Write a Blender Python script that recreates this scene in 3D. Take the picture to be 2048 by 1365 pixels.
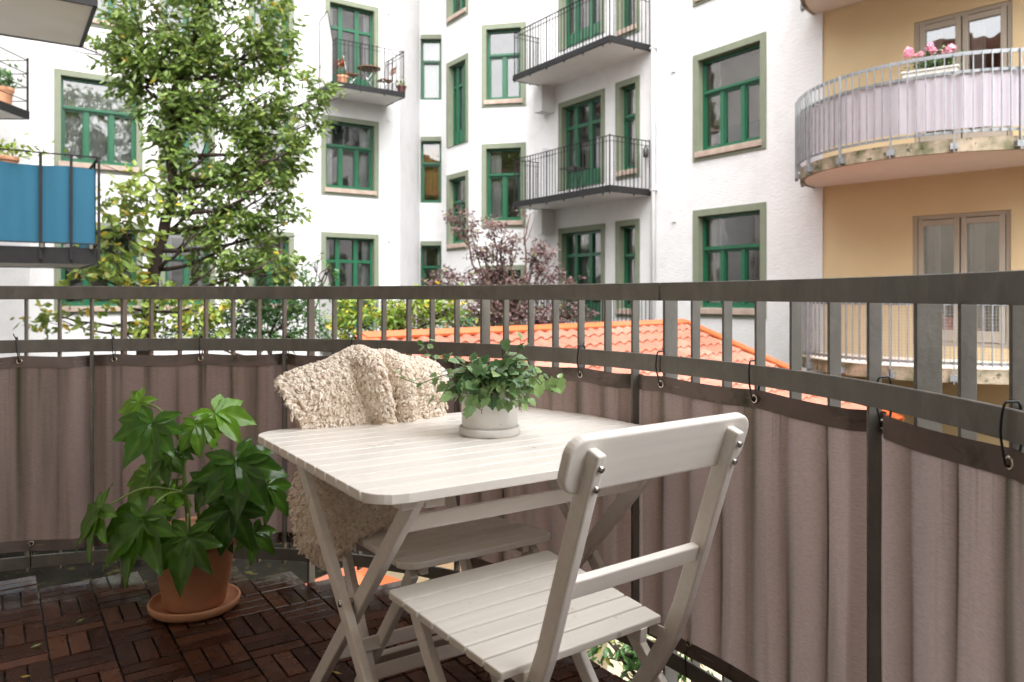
import bpy, math, random
from math import sin, cos, pi, radians, sqrt, atan2, hypot
from mathutils import Vector, Matrix, Quaternion

SC = bpy.context.scene
COL = SC.collection
for o in list(bpy.data.objects):
    bpy.data.objects.remove(o)

# ------------------------------------------------------------------ camera, sky, sun, exposure
F = 1540.0 / 2048 * 36.0
EYE = 1.10
cam_d = bpy.data.cameras.new('camera')
cam = bpy.data.objects.new('camera', cam_d)
COL.objects.link(cam)
SC.camera = cam
cam.location = (0, 0, EYE)
cam.rotation_euler = (radians(90), 0, 0)
cam_d.sensor_width = 36
cam_d.lens = F
cam_d.shift_y = -(682.5 - 592) / 2048
cam_d.clip_start = 0.02
cam_d.clip_end = 500
cam_d.dof.use_dof = True
cam_d.dof.focus_distance = 1.9
cam_d.dof.aperture_fstop = 5.6

W = bpy.data.worlds.new('World')
SC.world = W
W.use_nodes = True
wn = W.node_tree
bg = wn.nodes['Background']
sky = wn.nodes.new('ShaderNodeTexSky')
sky.sky_type = 'NISHITA'
sky.sun_disc = False
SUN_EL, SUN_AZ = radians(60), radians(165)       # azimuth from +Y towards +X
sky.sun_elevation = SUN_EL
sky.sun_rotation = SUN_AZ
sky.air_density = 1.0
sky.dust_density = 6.0
sky.ozone_density = 1.0
hs = wn.nodes.new('ShaderNodeHueSaturation')     # overcast: cloud light is nearly neutral
hs.inputs['Saturation'].default_value = 0.12
wn.links.new(sky.outputs[0], hs.inputs['Color'])
wn.links.new(hs.outputs[0], bg.inputs['Color'])
bg.inputs['Strength'].default_value = 0.15

sd = bpy.data.lights.new('sun', 'SUN')
sun = bpy.data.objects.new('sun', sd)
COL.objects.link(sun)
sd.energy = 0.5
sd.angle = radians(120)
sd.color = (1.0, 0.985, 0.965)
sdir = Vector((sin(SUN_AZ) * cos(SUN_EL), cos(SUN_AZ) * cos(SUN_EL), sin(SUN_EL)))
sun.rotation_euler = sdir.to_track_quat('Z', 'Y').to_euler()

SC.view_settings.view_transform = 'Standard'
SC.view_settings.look = 'None'
SC.view_settings.exposure = 2.32
SC.view_settings.gamma = 1
SC.cycles.max_bounces = 8
SC.cycles.diffuse_bounces = 8
SC.cycles.transparent_max_bounces = 16
SC.cycles.caustics_reflective = False
SC.cycles.caustics_refractive = False
SC.cycles.use_denoising = True

R_ = random.Random(7)

# ------------------------------------------------------------------ mesh helper
class MB:
    def __init__(s):
        s.v = []; s.f = []; s.c = []; s.sm = []
    def add(s, vs, fs, col=None, smooth=False):
        b = len(s.v)
        s.v.extend([tuple(p) for p in vs])
        c = 0.5 if col is None else col
        s.c.extend([c] * len(vs))
        for f in fs:
            s.f.append([i + b for i in f]); s.sm.append(smooth)
    def box(s, c, d, M=None, col=None):
        x, y, z = d[0] / 2, d[1] / 2, d[2] / 2
        vs = [Vector(p) for p in ((-x,-y,-z),(x,-y,-z),(x,y,-z),(-x,y,-z),(-x,-y,z),(x,-y,z),(x,y,z),(-x,y,z))]
        if M is not None: vs = [M @ p for p in vs]
        c = Vector(c)
        s.add([p + c for p in vs], [(0,3,2,1),(4,5,6,7),(0,1,5,4),(1,2,6,5),(2,3,7,6),(3,0,4,7)], col)
    def beam(s, p0, p1, w, t, side, col=None):
        """box from p0 to p1; w measured along 'side', t along the third axis"""
        p0, p1 = Vector(p0), Vector(p1)
        d = (p1 - p0).normalized()
        a = Vector(side); a = (a - d * a.dot(d)).normalized(); b = d.cross(a)
        a *= w / 2; b *= t / 2
        s.add([p0-a-b, p0+a-b, p0+a+b, p0-a+b, p1-a-b, p1+a-b, p1+a+b, p1-a+b],
              [(0,3,2,1),(4,5,6,7),(0,1,5,4),(1,2,6,5),(2,3,7,6),(3,0,4,7)], col)
    def sweep(s, pts, w, t, side, col=None):
        """mitred rectangular bar through pts"""
        pts = [Vector(p) for p in pts]; n = len(pts); a0 = Vector(side).normalized(); vs = []
        for i, p in enumerate(pts):
            d0 = (pts[i] - pts[i-1]).normalized() if i else (pts[1] - pts[0]).normalized()
            d1 = (pts[i+1] - pts[i]).normalized() if i < n-1 else d0
            d = (d0 + d1).normalized(); k = 1 / max(.5, d.dot(d0))
            b = d.cross(a0).normalized() * (t / 2 * k); a = a0 * (w / 2)
            vs += [p-a-b, p+a-b, p+a+b, p-a+b]
        fs = [(0,3,2,1), tuple((n-1)*4 + j for j in (0,1,2,3))]
        for i in range(n-1):
            for j in range(4):
                k = (j+1) % 4
                fs.append((i*4+j, i*4+k, i*4+4+k, i*4+4+j))
        s.add(vs, fs, col)
    def tube(s, pts, r, n=6, col=None, cap=True):
        pts = [Vector(p) for p in pts]; m = len(pts)
        if not hasattr(r, '__len__'): r = [r] * m
        up = Vector((0, 0, 1)); vs = []; prev = None
        for i, p in enumerate(pts):
            d = (pts[min(i+1, m-1)] - pts[max(i-1, 0)])
            d = d.normalized() if d.length > 1e-9 else Vector((0,0,1))
            a = prev if prev is not None else (up if abs(d.z) < .9 else Vector((1,0,0)))
            a = (a - d * a.dot(d)); a = a.normalized() if a.length > 1e-6 else d.orthogonal().normalized()
            prev = a; b = d.cross(a)
            for j in range(n):
                t = 2*pi*j/n
                vs.append(p + (a*cos(t) + b*sin(t)) * r[i])
        fs = []
        for i in range(m-1):
            for j in range(n):
                k = (j+1) % n
                fs.append((i*n+j, i*n+k, (i+1)*n+k, (i+1)*n+j))
        if cap:
            fs.append(tuple(range(n))[::-1]); fs.append(tuple((m-1)*n + j for j in range(n)))
        s.add(vs, fs, col, True)
    def lathe(s, prof, c=(0,0,0), n=48, col=None, close=False):
        c = Vector(c); m = len(prof); vs = []
        for r, z in prof:
            for j in range(n):
                t = 2*pi*j/n
                vs.append(c + Vector((r*cos(t), r*sin(t), z)))
        fs = []
        for i in range(m-1):
            for j in range(n):
                k = (j+1) % n
                fs.append((i*n+j, i*n+k, (i+1)*n+k, (i+1)*n+j))
        if not close:
            fs.append(tuple(range(n))[::-1]); fs.append(tuple((m-1)*n + j for j in range(n)))
        s.add(vs, fs, col, True)
    def prism(s, outline, h0, h1, M=None, col=None, smooth=False):
        """outline xy extruded in z; M maps"""
        n = len(outline)
        vs = [Vector((x, y, h0)) for x, y in outline] + [Vector((x, y, h1)) for x, y in outline]
        if M is not None: vs = [M @ p for p in vs]
        fs = [tuple(range(n))[::-1], tuple(range(n, 2*n))] + [(i, (i+1) % n, n+(i+1) % n, n+i) for i in range(n)]
        s.add(vs, fs, col, smooth)
    def quad(s, a, b, c, d, col=None):
        s.add([a, b, c, d], [(0,1,2,3)], col)
    def obj(s, name, mat, parent=None, bevel=0, flat=False, auto=False, seg=2, loc=None):
        me = bpy.data.meshes.new(name)
        me.from_pydata(s.v, [], s.f)
        at = me.attributes.new('var', 'FLOAT', 'POINT')
        at.data.foreach_set('value', s.c)
        me.polygons.foreach_set('use_smooth', [False if flat else q for q in s.sm])
        if mat: me.materials.append(mat)
        me.update()
        o = bpy.data.objects.new(name, me)
        COL.objects.link(o)
        if parent: o.parent = parent
        if loc: o.location = loc
        if bevel:
            b = o.modifiers.new('bevel', 'BEVEL'); b.width = bevel; b.segments = seg; b.limit_method = 'ANGLE'; b.angle_limit = radians(40)
            b.harden_normals = False
        return o

def tag(o, label=None, cat=None, group=None, kind=None):
    if label: o['label'] = label
    if cat: o['category'] = cat
    if group: o['group'] = group
    if kind: o['kind'] = kind
    return o
def thing(name, label, cat, loc=(0,0,0), rz=0, group=None):
    o = bpy.data.objects.new(name, None); COL.objects.link(o)
    o.empty_display_size = .1
    o.location = loc; o.rotation_euler = (0, 0, rz)
    return tag(o, label, cat, group)
def copy_tree(o, parent=None):
    c = o.copy(); COL.objects.link(c)
    if parent: c.parent = parent
    for ch in list(o.children): copy_tree(ch, c)
    return c

# ------------------------------------------------------------------ materials
def mat(name, c1, c2=None, rough=.6, spec=.5, scale=8, bump=0, bscale=40, metal=0, stretch=None, detail=4,
        var=None, trans=0, tcol=None, coat=0, contrast=None, rvar=0, bstretch=None, c3=None, c3scale=3, c3lo=.55, c3hi=.75, sheen=0):
    m = bpy.data.materials.new(name); m.use_nodes = True
    nt = m.node_tree; N = nt.nodes; L = nt.links
    p = N['Principled BSDF']
    tc = N.new('ShaderNodeTexCoord')
    def coords(st):
        if not st: return tc.outputs['Object']
        mp = N.new('ShaderNodeMapping'); mp.inputs['Scale'].default_value = st
        L.new(tc.outputs['Object'], mp.inputs['Vector']); return mp.outputs['Vector']
    def noise(sc, st=None, det=detail):
        n = N.new('ShaderNodeTexNoise'); n.inputs['Scale'].default_value = sc; n.inputs['Detail'].default_value = det
        n.inputs['Roughness'].default_value = .6
        L.new(coords(st), n.inputs['Vector']); return n
    p.inputs['Roughness'].default_value = rough
    p.inputs['Specular IOR Level'].default_value = spec
    p.inputs['Metallic'].default_value = metal
    if coat: p.inputs['Coat Weight'].default_value = coat; p.inputs['Coat Roughness'].default_value = .12
    if sheen: p.inputs['Sheen Weight'].default_value = sheen
    col = None
    def mix(fac, a, b):
        x = N.new('ShaderNodeMix'); x.data_type = 'RGBA'
        L.new(fac, x.inputs['Factor'])
        for s, v in ((6, a), (7, b)):
            if isinstance(v, tuple): x.inputs[s].default_value = (*v, 1)
            else: L.new(v, x.inputs[s])
        return x.outputs[2]
    def ramp(src, lo, hi):
        r = N.new('ShaderNodeMapRange'); r.inputs['From Min'].default_value = lo; r.inputs['From Max'].default_value = hi
        L.new(src, r.inputs['Value']); return r.outputs[0]
    base = c1
    if c2:
        n = noise(scale, stretch)
        lo, hi = contrast if contrast else (.3, .7)
        base = mix(ramp(n.outputs[0], lo, hi), c1, c2)
    if c3:
        n = noise(c3scale, stretch)
        base = mix(ramp(n.outputs[0], c3lo, c3hi), base, c3)
    if var:
        a = N.new('ShaderNodeAttribute'); a.attribute_name = 'var'
        if callable(var): base = var(N, L, a, base, mix, ramp)
        else:
            base = mix(a.outputs['Fac'], base, var)
    if isinstance(base, tuple): p.inputs['Base Color'].default_value = (*base, 1)
    else: L.new(base, p.inputs['Base Color'])
    if rvar:
        n = noise(scale * 1.7, stretch)
        r = N.new('ShaderNodeMapRange'); r.inputs['To Min'].default_value = max(.02, rough - rvar); r.inputs['To Max'].default_value = rough + rvar
        r.inputs['From Min'].default_value = .3; r.inputs['From Max'].default_value = .7
        L.new(n.outputs[0], r.inputs['Value']); L.new(r.outputs[0], p.inputs['Roughness'])
    if bump:
        n = noise(bscale, bstretch, 3)
        b = N.new('ShaderNodeBump'); b.inputs['Strength'].default_value = bump; b.inputs['Distance'].default_value = .01
        L.new(n.outputs[0], b.inputs['Height']); L.new(b.outputs[0], p.inputs['Normal'])
    if trans:
        t = N.new('ShaderNodeBsdfTranslucent')
        if tcol: t.inputs['Color'].default_value = (*tcol, 1)
        elif isinstance(base, tuple): t.inputs['Color'].default_value = (*base, 1)
        else: L.new(base, t.inputs['Color'])
        x = N.new('ShaderNodeMixShader'); x.inputs[0].default_value = trans
        L.new(p.outputs[0], x.inputs[1]); L.new(t.outputs[0], x.inputs[2])
        L.new(x.outputs[0], N['Material Output'].inputs[0])
    return m

M = {}
M['render'] = mat('white_painted_brick', (.60,.595,.595), (.56,.555,.555), rough=.8, scale=1.2, bump=.8, bscale=11, bstretch=(1,1,2.6), c3=(.52,.515,.505), c3scale=2.5, c3lo=.5, c3hi=.8)
M['homewall'] = mat('home_render', (.72,.67,.58), (.68,.63,.54), rough=.85, scale=1.5)
M['render_grey'] = mat('pale_brick', (.72,.70,.69), (.66,.64,.63), rough=.75, scale=2, bump=.4, bscale=14, bstretch=(1,1,2.5))
M['yellow'] = mat('ochre_render', (.51,.395,.235), (.485,.37,.215), rough=.85, scale=1.5, bump=.35, bscale=60)
M['green'] = mat('green_paint', (.008,.078,.036), (.012,.095,.045), rough=.35, scale=3)
M['olive'] = mat('sage_surround', (.165,.185,.125), (.14,.16,.11), rough=.7, scale=5, bump=.1)
M['sill'] = mat('sandstone_sill', (.40,.31,.25), (.27,.20,.165), rough=.8, scale=6)
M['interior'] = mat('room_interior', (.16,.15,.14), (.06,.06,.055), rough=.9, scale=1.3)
M['interior_warm'] = mat('room_interior_warm', (.62,.33,.12), (.48,.24,.08), rough=.9, scale=1.3)
M['curtain'] = mat('net_curtain', (.72,.71,.70), rough=.9, trans=.4)
M['blind'] = mat('wooden_blind', (.40,.29,.20), rough=.7)
M['ironblack'] = mat('black_iron', (.008,.008,.009), (.016,.015,.015), rough=.6, spec=.25, scale=10)
M['soffit'] = mat('balcony_soffit', (.80,.77,.74), (.74,.71,.68), rough=.8, scale=2.5)
M['beigeframe'] = mat('beige_frame', (.30,.26,.21), rough=.5)
M['galv'] = mat('galvanised_pale', (.26,.27,.28), (.17,.18,.19), rough=.5, metal=.4, scale=6)
M['lav'] = mat('lavender_screen', (.42,.385,.43), (.49,.455,.50), rough=.85, scale=3, stretch=(3,3,.6), trans=.25)
M['mossconc'] = mat('mossy_concrete', (.32,.26,.19), (.10,.095,.05), rough=.9, scale=3.2, contrast=(.38,.62), bump=.5, bscale=30, c3=(.03,.035,.015), c3scale=9, c3lo=.58, c3hi=.68)
M['peachsoffit'] = mat('peach_soffit', (.60,.52,.46), (.55,.48,.42), rough=.85, scale=2)
M['orange'] = mat('orange_metal', (.48,.105,.032), (.42,.09,.028), rough=.4, scale=4)
M['tile'] = mat('clay_roof_tile', (.30,.10,.06), (.22,.068,.038), rough=.45, scale=2.2, c3=(.36,.155,.11), c3scale=.9, c3lo=.45, c3hi=.65, bump=.1)
M['cream'] = mat('cream_wood', (.70,.60,.40), (.64,.54,.36), rough=.7, scale=4)
M['ground'] = mat('courtyard_paving', (.007,.0065,.005), (.014,.013,.010), rough=.95, spec=.02, scale=2, c3=(.05,.043,.015), c3scale=7, c3lo=.6, c3hi=.66)
M['blue'] = mat('teal_canvas', (.016,.115,.19), (.013,.095,.16), rough=.8, scale=2.5, stretch=(1,1,.3), bump=.25, bscale=9, bstretch=(.6,.6,3), trans=.2)
M['barkdark'] = mat('dark_bark', (.055,.035,.026), (.03,.02,.015), rough=.9, scale=14, bump=.6, bscale=30, bstretch=(1,1,.3))
M['twig'] = mat('twig_bark', (.09,.05,.035), rough=.8)
def leafmat(name, dark, light, autumn=None, rough=.35, trans=.35):
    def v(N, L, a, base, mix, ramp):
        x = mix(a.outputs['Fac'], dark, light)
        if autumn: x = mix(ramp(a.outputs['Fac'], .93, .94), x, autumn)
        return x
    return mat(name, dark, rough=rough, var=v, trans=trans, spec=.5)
M['leaf'] = leafmat('tree_leaf', (.065,.125,.022), (.27,.36,.085), (.46,.36,.06), rough=.38, trans=.4)
M['leafy'] = leafmat('autumn_leaf', (.12,.20,.035), (.34,.41,.09), (.52,.38,.05))
M['leafp'] = leafmat('purple_leaf', (.085,.045,.045), (.21,.125,.12), (.24,.24,.11), rough=.5)
M['leafyel'] = leafmat('lime_leaf', (.085,.17,.02), (.30,.36,.035), (.62,.42,.04))
M['leafbush'] = leafmat('bush_leaf', (.035,.10,.028), (.12,.25,.065), (.3,.3,.05))
M['fatsia'] = leafmat('fatsia_leaf', (.034,.108,.016), (.20,.42,.035), rough=.16, trans=.25)
M['fatsiastem'] = mat('fatsia_stem', (.16,.25,.05), (.22,.28,.07), rough=.4, scale=20)
M['ivy'] = leafmat('ivy_leaf', (.055,.145,.065), (.36,.52,.20), rough=.22, trans=.2)
M['ivystem'] = mat('ivy_stem', (.10,.06,.035), (.20,.22,.08), rough=.6, scale=30)
M['terra'] = mat('terracotta', (.64,.33,.19), (.56,.265,.145), rough=.75, scale=9, bump=.12, bscale=120, c3=(.62,.38,.26), c3scale=4)
M['soil'] = mat('potting_soil', (.03,.02,.014), (.06,.04,.028), rough=.95, scale=40, bump=.8, bscale=90)
M['white'] = mat('white_lacquer', (.85,.81,.76), (.81,.77,.715), rough=.34, scale=2.2, bump=.03, bscale=60, bstretch=(.3,2,2), rvar=.08)
M['seatwhite'] = mat('worn_white_lacquer', (.82,.785,.73), (.77,.735,.675), rough=.38, scale=3, bump=.03, bscale=60, c3=(.42,.35,.26), c3scale=30, c3lo=.66, c3hi=.78, rvar=.08)
for nm_ in ('white', 'seatwhite'):
    nt_ = M[nm_].node_tree; p_ = nt_.nodes['Principled BSDF']; src_ = p_.inputs['Base Color'].links[0].from_socket
    oi = nt_.nodes.new('ShaderNodeObjectInfo'); mr = nt_.nodes.new('ShaderNodeMapRange'); mr.inputs['To Min'].default_value = .94; mr.inputs['To Max'].default_value = 1.02
    tc_ = nt_.nodes.new('ShaderNodeTexCoord'); mp_ = nt_.nodes.new('ShaderNodeMapping'); mp_.inputs['Scale'].default_value = (1.2, 22, 22)
    gn = nt_.nodes.new('ShaderNodeTexNoise'); gn.inputs['Scale'].default_value = 3; gn.inputs['Detail'].default_value = 5
    mg = nt_.nodes.new('ShaderNodeMapRange'); mg.inputs['From Min'].default_value = .3; mg.inputs['From Max'].default_value = .7; mg.inputs['To Min'].default_value = .95; mg.inputs['To Max'].default_value = 1.02
    ml = nt_.nodes.new('ShaderNodeMath'); ml.operation = 'MULTIPLY'
    mm = nt_.nodes.new('ShaderNodeMix'); mm.data_type = 'RGBA'; mm.blend_type = 'MULTIPLY'; mm.inputs['Factor'].default_value = 1
    for a_, b_ in ((oi.outputs['Random'], mr.inputs['Value']), (tc_.outputs['Object'], mp_.inputs[0]), (mp_.outputs[0], gn.inputs['Vector']), (gn.outputs[0], mg.inputs['Value']),
                   (mr.outputs[0], ml.inputs[0]), (mg.outputs[0], ml.inputs[1]), (src_, mm.inputs[6]), (ml.outputs[0], mm.inputs[7]), (mm.outputs[2], p_.inputs['Base Color'])): nt_.links.new(a_, b_)
M['steel'] = mat('bright_steel', (.55,.55,.54), rough=.25, metal=1)
M['rail'] = mat('weathered_galvanised_steel', (.125,.118,.103), (.18,.17,.15), rough=.45, metal=.1, scale=18, stretch=(1,1,.5), bump=.10, bscale=70, detail=8,
                c3=(.20,.19,.165), c3scale=26, c3lo=.54, c3hi=.80, rvar=.12)
M['tie'] = mat('black_nylon', (.006,.006,.007), rough=.35)
M['brass'] = mat('nickel_eyelet', (.62,.56,.46), rough=.25, metal=1)
M['conc'] = mat('speckled_concrete_pot', (.74,.72,.69), (.68,.66,.63), rough=.8, scale=12, bump=.15, bscale=150, c3=(.36,.30,.26), c3scale=95, c3lo=.70, c3hi=.74)
M['slab'] = mat('wet_concrete', (.075,.07,.062), (.12,.11,.10), rough=.25, scale=5, bump=.2)
M['plaster'] = mat('ceiling_concrete', (.80,.77,.72), (.76,.73,.68), rough=.85, scale=2)
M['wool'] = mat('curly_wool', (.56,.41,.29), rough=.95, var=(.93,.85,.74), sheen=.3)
M['hide'] = mat('hide', (.50,.38,.28), rough=.9)
M['blackplastic'] = mat('black_paint', (.02,.02,.02), rough=.4)
M['teak'] = mat('oiled_teak', (.30,.13,.05), (.22,.09,.035), rough=.5, scale=8)
M['pink'] = mat('pink_petal', (.80,.36,.50), (.85,.55,.62), rough=.6, scale=20)
M['paleplastic'] = mat('white_planter', (.62,.60,.55), rough=.5)
M['mesh'] = mat('wire_net', (.30,.29,.27), rough=.5, metal=.3)
M['brown'] = mat('dark_red_brown', (.12,.045,.04), rough=.6)
M['redroof'] = mat('red_roof', (.40,.13,.08), (.32,.10,.06), rough=.7)

def glass_mat(name, base=.10):
    m = bpy.data.materials.new(name); m.use_nodes = True
    nt = m.node_tree; N = nt.nodes; L = nt.links
    N.remove(N['Principled BSDF'])
    t = N.new('ShaderNodeBsdfTransparent'); t.inputs[0].default_value = (.82,.86,.85,1)
    g = N.new('ShaderNodeBsdfGlossy'); g.inputs['Roughness'].default_value = .015
    fr = N.new('ShaderNodeFresnel'); fr.inputs[0].default_value = 1.55
    tc = N.new('ShaderNodeTexCoord'); ns = N.new('ShaderNodeTexNoise'); ns.inputs['Scale'].default_value = 1.3
    L.new(tc.outputs['Object'], ns.inputs['Vector'])
    bp = N.new('ShaderNodeBump'); bp.inputs['Strength'].default_value = .25; bp.inputs['Distance'].default_value = .03
    L.new(ns.outputs[0], bp.inputs['Height']); L.new(bp.outputs[0], g.inputs['Normal'])
    a = N.new('ShaderNodeMath'); a.operation = 'MULTIPLY_ADD'; a.inputs[1].default_value = 1.3; a.inputs[2].default_value = base; a.use_clamp = True
    L.new(fr.outputs[0], a.inputs[0])
    x = N.new('ShaderNodeMixShader'); L.new(a.outputs[0], x.inputs[0]); L.new(t.outputs[0], x.inputs[1]); L.new(g.outputs[0], x.inputs[2])
    L.new(x.outputs[0], N['Material Output'].inputs[0])
    return m
M['glass'] = glass_mat('window_glass', .12)
M['glass2'] = glass_mat('door_glass', .30)

# wet dark brown deck wood
def _deck(N, L, a, base, mix, ramp):
    x = mix(a.outputs['Fac'], (.026,.0095,.0055), (.100,.038,.020))
    n = N.new('ShaderNodeTexNoise'); n.inputs['Scale'].default_value = 26; n.inputs['Detail'].default_value = 5
    tc = N.new('ShaderNodeTexCoord'); L.new(tc.outputs['Object'], n.inputs['Vector'])
    return mix(ramp(n.outputs[0], .50, .85), x, (.022,.009,.006))
M['deck'] = mat('wet_brown_hardwood', (.06,.02,.01), rough=.25, spec=.5, var=_deck, bump=.12, bscale=14, scale=5, rvar=.13)

# fabric screen: woven, translucent, green streaks
def fabric_material():
    m = mat('mauve_woven_screen', (.375,.292,.272), (.335,.262,.245), rough=.9, scale=2.4, spec=.15)
    nt = m.node_tree; N = nt.nodes; L = nt.links; p = N['Principled BSDF']
    tc = N.new('ShaderNodeTexCoord')
    mp = N.new('ShaderNodeMapping'); mp.inputs['Scale'].default_value = (7, 7, .35); L.new(tc.outputs['Object'], mp.inputs[0])
    st = N.new('ShaderNodeTexNoise'); st.inputs['Scale'].default_value = 2.2; st.inputs['Detail'].default_value = 7; L.new(mp.outputs[0], st.inputs['Vector'])
    r = N.new('ShaderNodeMapRange'); r.inputs['From Min'].default_value = .50; r.inputs['From Max'].default_value = .72; L.new(st.outputs[0], r.inputs['Value'])
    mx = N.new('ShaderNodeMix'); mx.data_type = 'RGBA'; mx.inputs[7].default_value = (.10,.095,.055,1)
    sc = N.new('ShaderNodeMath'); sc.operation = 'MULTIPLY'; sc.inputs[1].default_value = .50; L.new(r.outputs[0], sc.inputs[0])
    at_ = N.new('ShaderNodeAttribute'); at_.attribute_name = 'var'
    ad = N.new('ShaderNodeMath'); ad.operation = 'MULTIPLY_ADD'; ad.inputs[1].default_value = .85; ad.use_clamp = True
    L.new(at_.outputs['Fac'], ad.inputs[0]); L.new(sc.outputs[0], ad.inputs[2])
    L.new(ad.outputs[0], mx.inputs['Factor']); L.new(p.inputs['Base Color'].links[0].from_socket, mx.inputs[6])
    # weave: fine horizontal threads
    m2 = N.new('ShaderNodeMapping'); m2.inputs['Scale'].default_value = (70, 70, 900); L.new(tc.outputs['Object'], m2.inputs[0])
    w = N.new('ShaderNodeTexNoise'); w.inputs['Scale'].default_value = 1.0; w.inputs['Detail'].default_value = 3; L.new(m2.outputs[0], w.inputs['Vector'])
    wm = N.new('ShaderNodeMix'); wm.data_type = 'RGBA'; wm.blend_type = 'MULTIPLY'; wm.inputs['Factor'].default_value = .85
    wr = N.new('ShaderNodeMapRange'); wr.inputs['From Min'].default_value = .3; wr.inputs['From Max'].default_value = .7; wr.inputs['To Min'].default_value = .74; wr.inputs['To Max'].default_value = 1.08
    L.new(w.outputs[0], wr.inputs['Value']); L.new(mx.outputs[2], wm.inputs[6]); L.new(wr.outputs[0], wm.inputs[7])
    L.new(wm.outputs[2], p.inputs['Base Color'])
    t = N.new('ShaderNodeBsdfTranslucent'); L.new(wm.outputs[2], t.inputs['Color'])
    x = N.new('ShaderNodeMixShader'); x.inputs[0].default_value = .45
    L.new(p.outputs[0], x.inputs[1]); L.new(t.outputs[0], x.inputs[2]); L.new(x.outputs[0], N['Material Output'].inputs[0])
    return m
M['fabric'] = fabric_material()
M['hem'] = mat('screen_hem', (.205,.16,.145), (.165,.135,.12), rough=.9, scale=5, spec=.15, bump=.1, bscale=200, c3=(.05,.055,.03), c3scale=8)

# ------------------------------------------------------------------ projection helper for reading positions off the plan
def ray(px):                      # plan direction X/Y of an image column
    return (px - 1024) / 1540.0
def zat(py, Y):
    return EYE - (py - 592) / 1540.0 * Y
class Wall:
    """vertical wall plane P0->P1, outward normal faces the courtyard"""
    def __init__(s, P0, P1, flip=False):
        s.p = Vector((P0[0], P0[1], 0)); d = Vector((P1[0]-P0[0], P1[1]-P0[1], 0)); s.len = d.length; s.d = d.normalized()
        n = Vector((s.d.y, -s.d.x, 0))
        s.n = -n if flip else n
    def s_of(s, px):
        k = ray(px)
        return (k*s.p.y - s.p.x) / (s.d.x - k*s.d.y)
    def at(s, a, z=0, out=0):
        return s.p + s.d*a + s.n*out + Vector((0,0,z))
    def Y(s, a): return (s.p + s.d*a).y
    def z_of(s, px, py): return zat(py, s.Y(s.s_of(px)))

GZ = -3.2

# ================================================================== THE SETTING
g = MB(); g.quad((-150,-150,GZ),(150,-150,GZ),(150,150,GZ),(-150,150,GZ))
tag(g.obj('ground', M['ground']), kind='structure')

# ------------------------------------------------------------------ windows
def wall_mesh(mb, w, a0, a1, z0, z1, holes, depth=.28):
    """wall face with rectangular openings, plus thickness returns"""
    ss = sorted(set([a0, a1] + [h[0] for h in holes] + [h[1] for h in holes]))
    zs = sorted(set([z0, z1] + [h[2] for h in holes] + [h[3] for h in holes]))
    ss = [q for q in ss if a0 <= q <= a1]; zs = [q for q in zs if z0 <= q <= z1]
    for i in range(len(ss)-1):
        for j in range(len(zs)-1):
            cs, cz = (ss[i]+ss[i+1])/2, (zs[j]+zs[j+1])/2
            if any(h[0] < cs < h[1] and h[2] < cz < h[3] for h in holes): continue
            mb.quad(w.at(ss[i], zs[j]), w.at(ss[i+1], zs[j]), w.at(ss[i+1], zs[j+1]), w.at(ss[i], zs[j+1]))
    for h in holes:
        A, B, C, D = h
        for (s0, q0, s1, q1) in ((A,C,B,C),(B,C,B,D),(B,D,A,D),(A,D,A,C)):
            mb.quad(w.at(s0,q0), w.at(s0,q0,-depth), w.at(s1,q1,-depth), w.at(s1,q1))

def wbox(mb, w, s0, s1, z0, z1, o0, o1, col=None):
    c = w.at((s0+s1)/2, (z0+z1)/2, (o0+o1)/2)
    Mx = Matrix((w.d, w.n, Vector((0,0,1)))).transposed()
    mb.box(c, (abs(s1-s0), abs(o1-o0), abs(z1-z0)), Mx, col)

def curtain_mesh(mb, w, s0, s1, z0, z1, o, rr, amp=.025):
    n = max(6, int((s1-s0)/.022)); ph = rr.random()*6; pts = []
    for i in range(n+1):
        s = s0 + (s1-s0)*i/n
        pts.append((s, o + amp*sin(s*42+ph) + amp*.6*sin(s*71+2*ph)))
    vs = [w.at(s, z0, q) for s, q in pts] + [w.at(s, z1, q) for s, q in pts]
    mb.add(vs, [(i, i+1, n+2+i, n+1+i) for i in range(n)], None, True)

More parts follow.
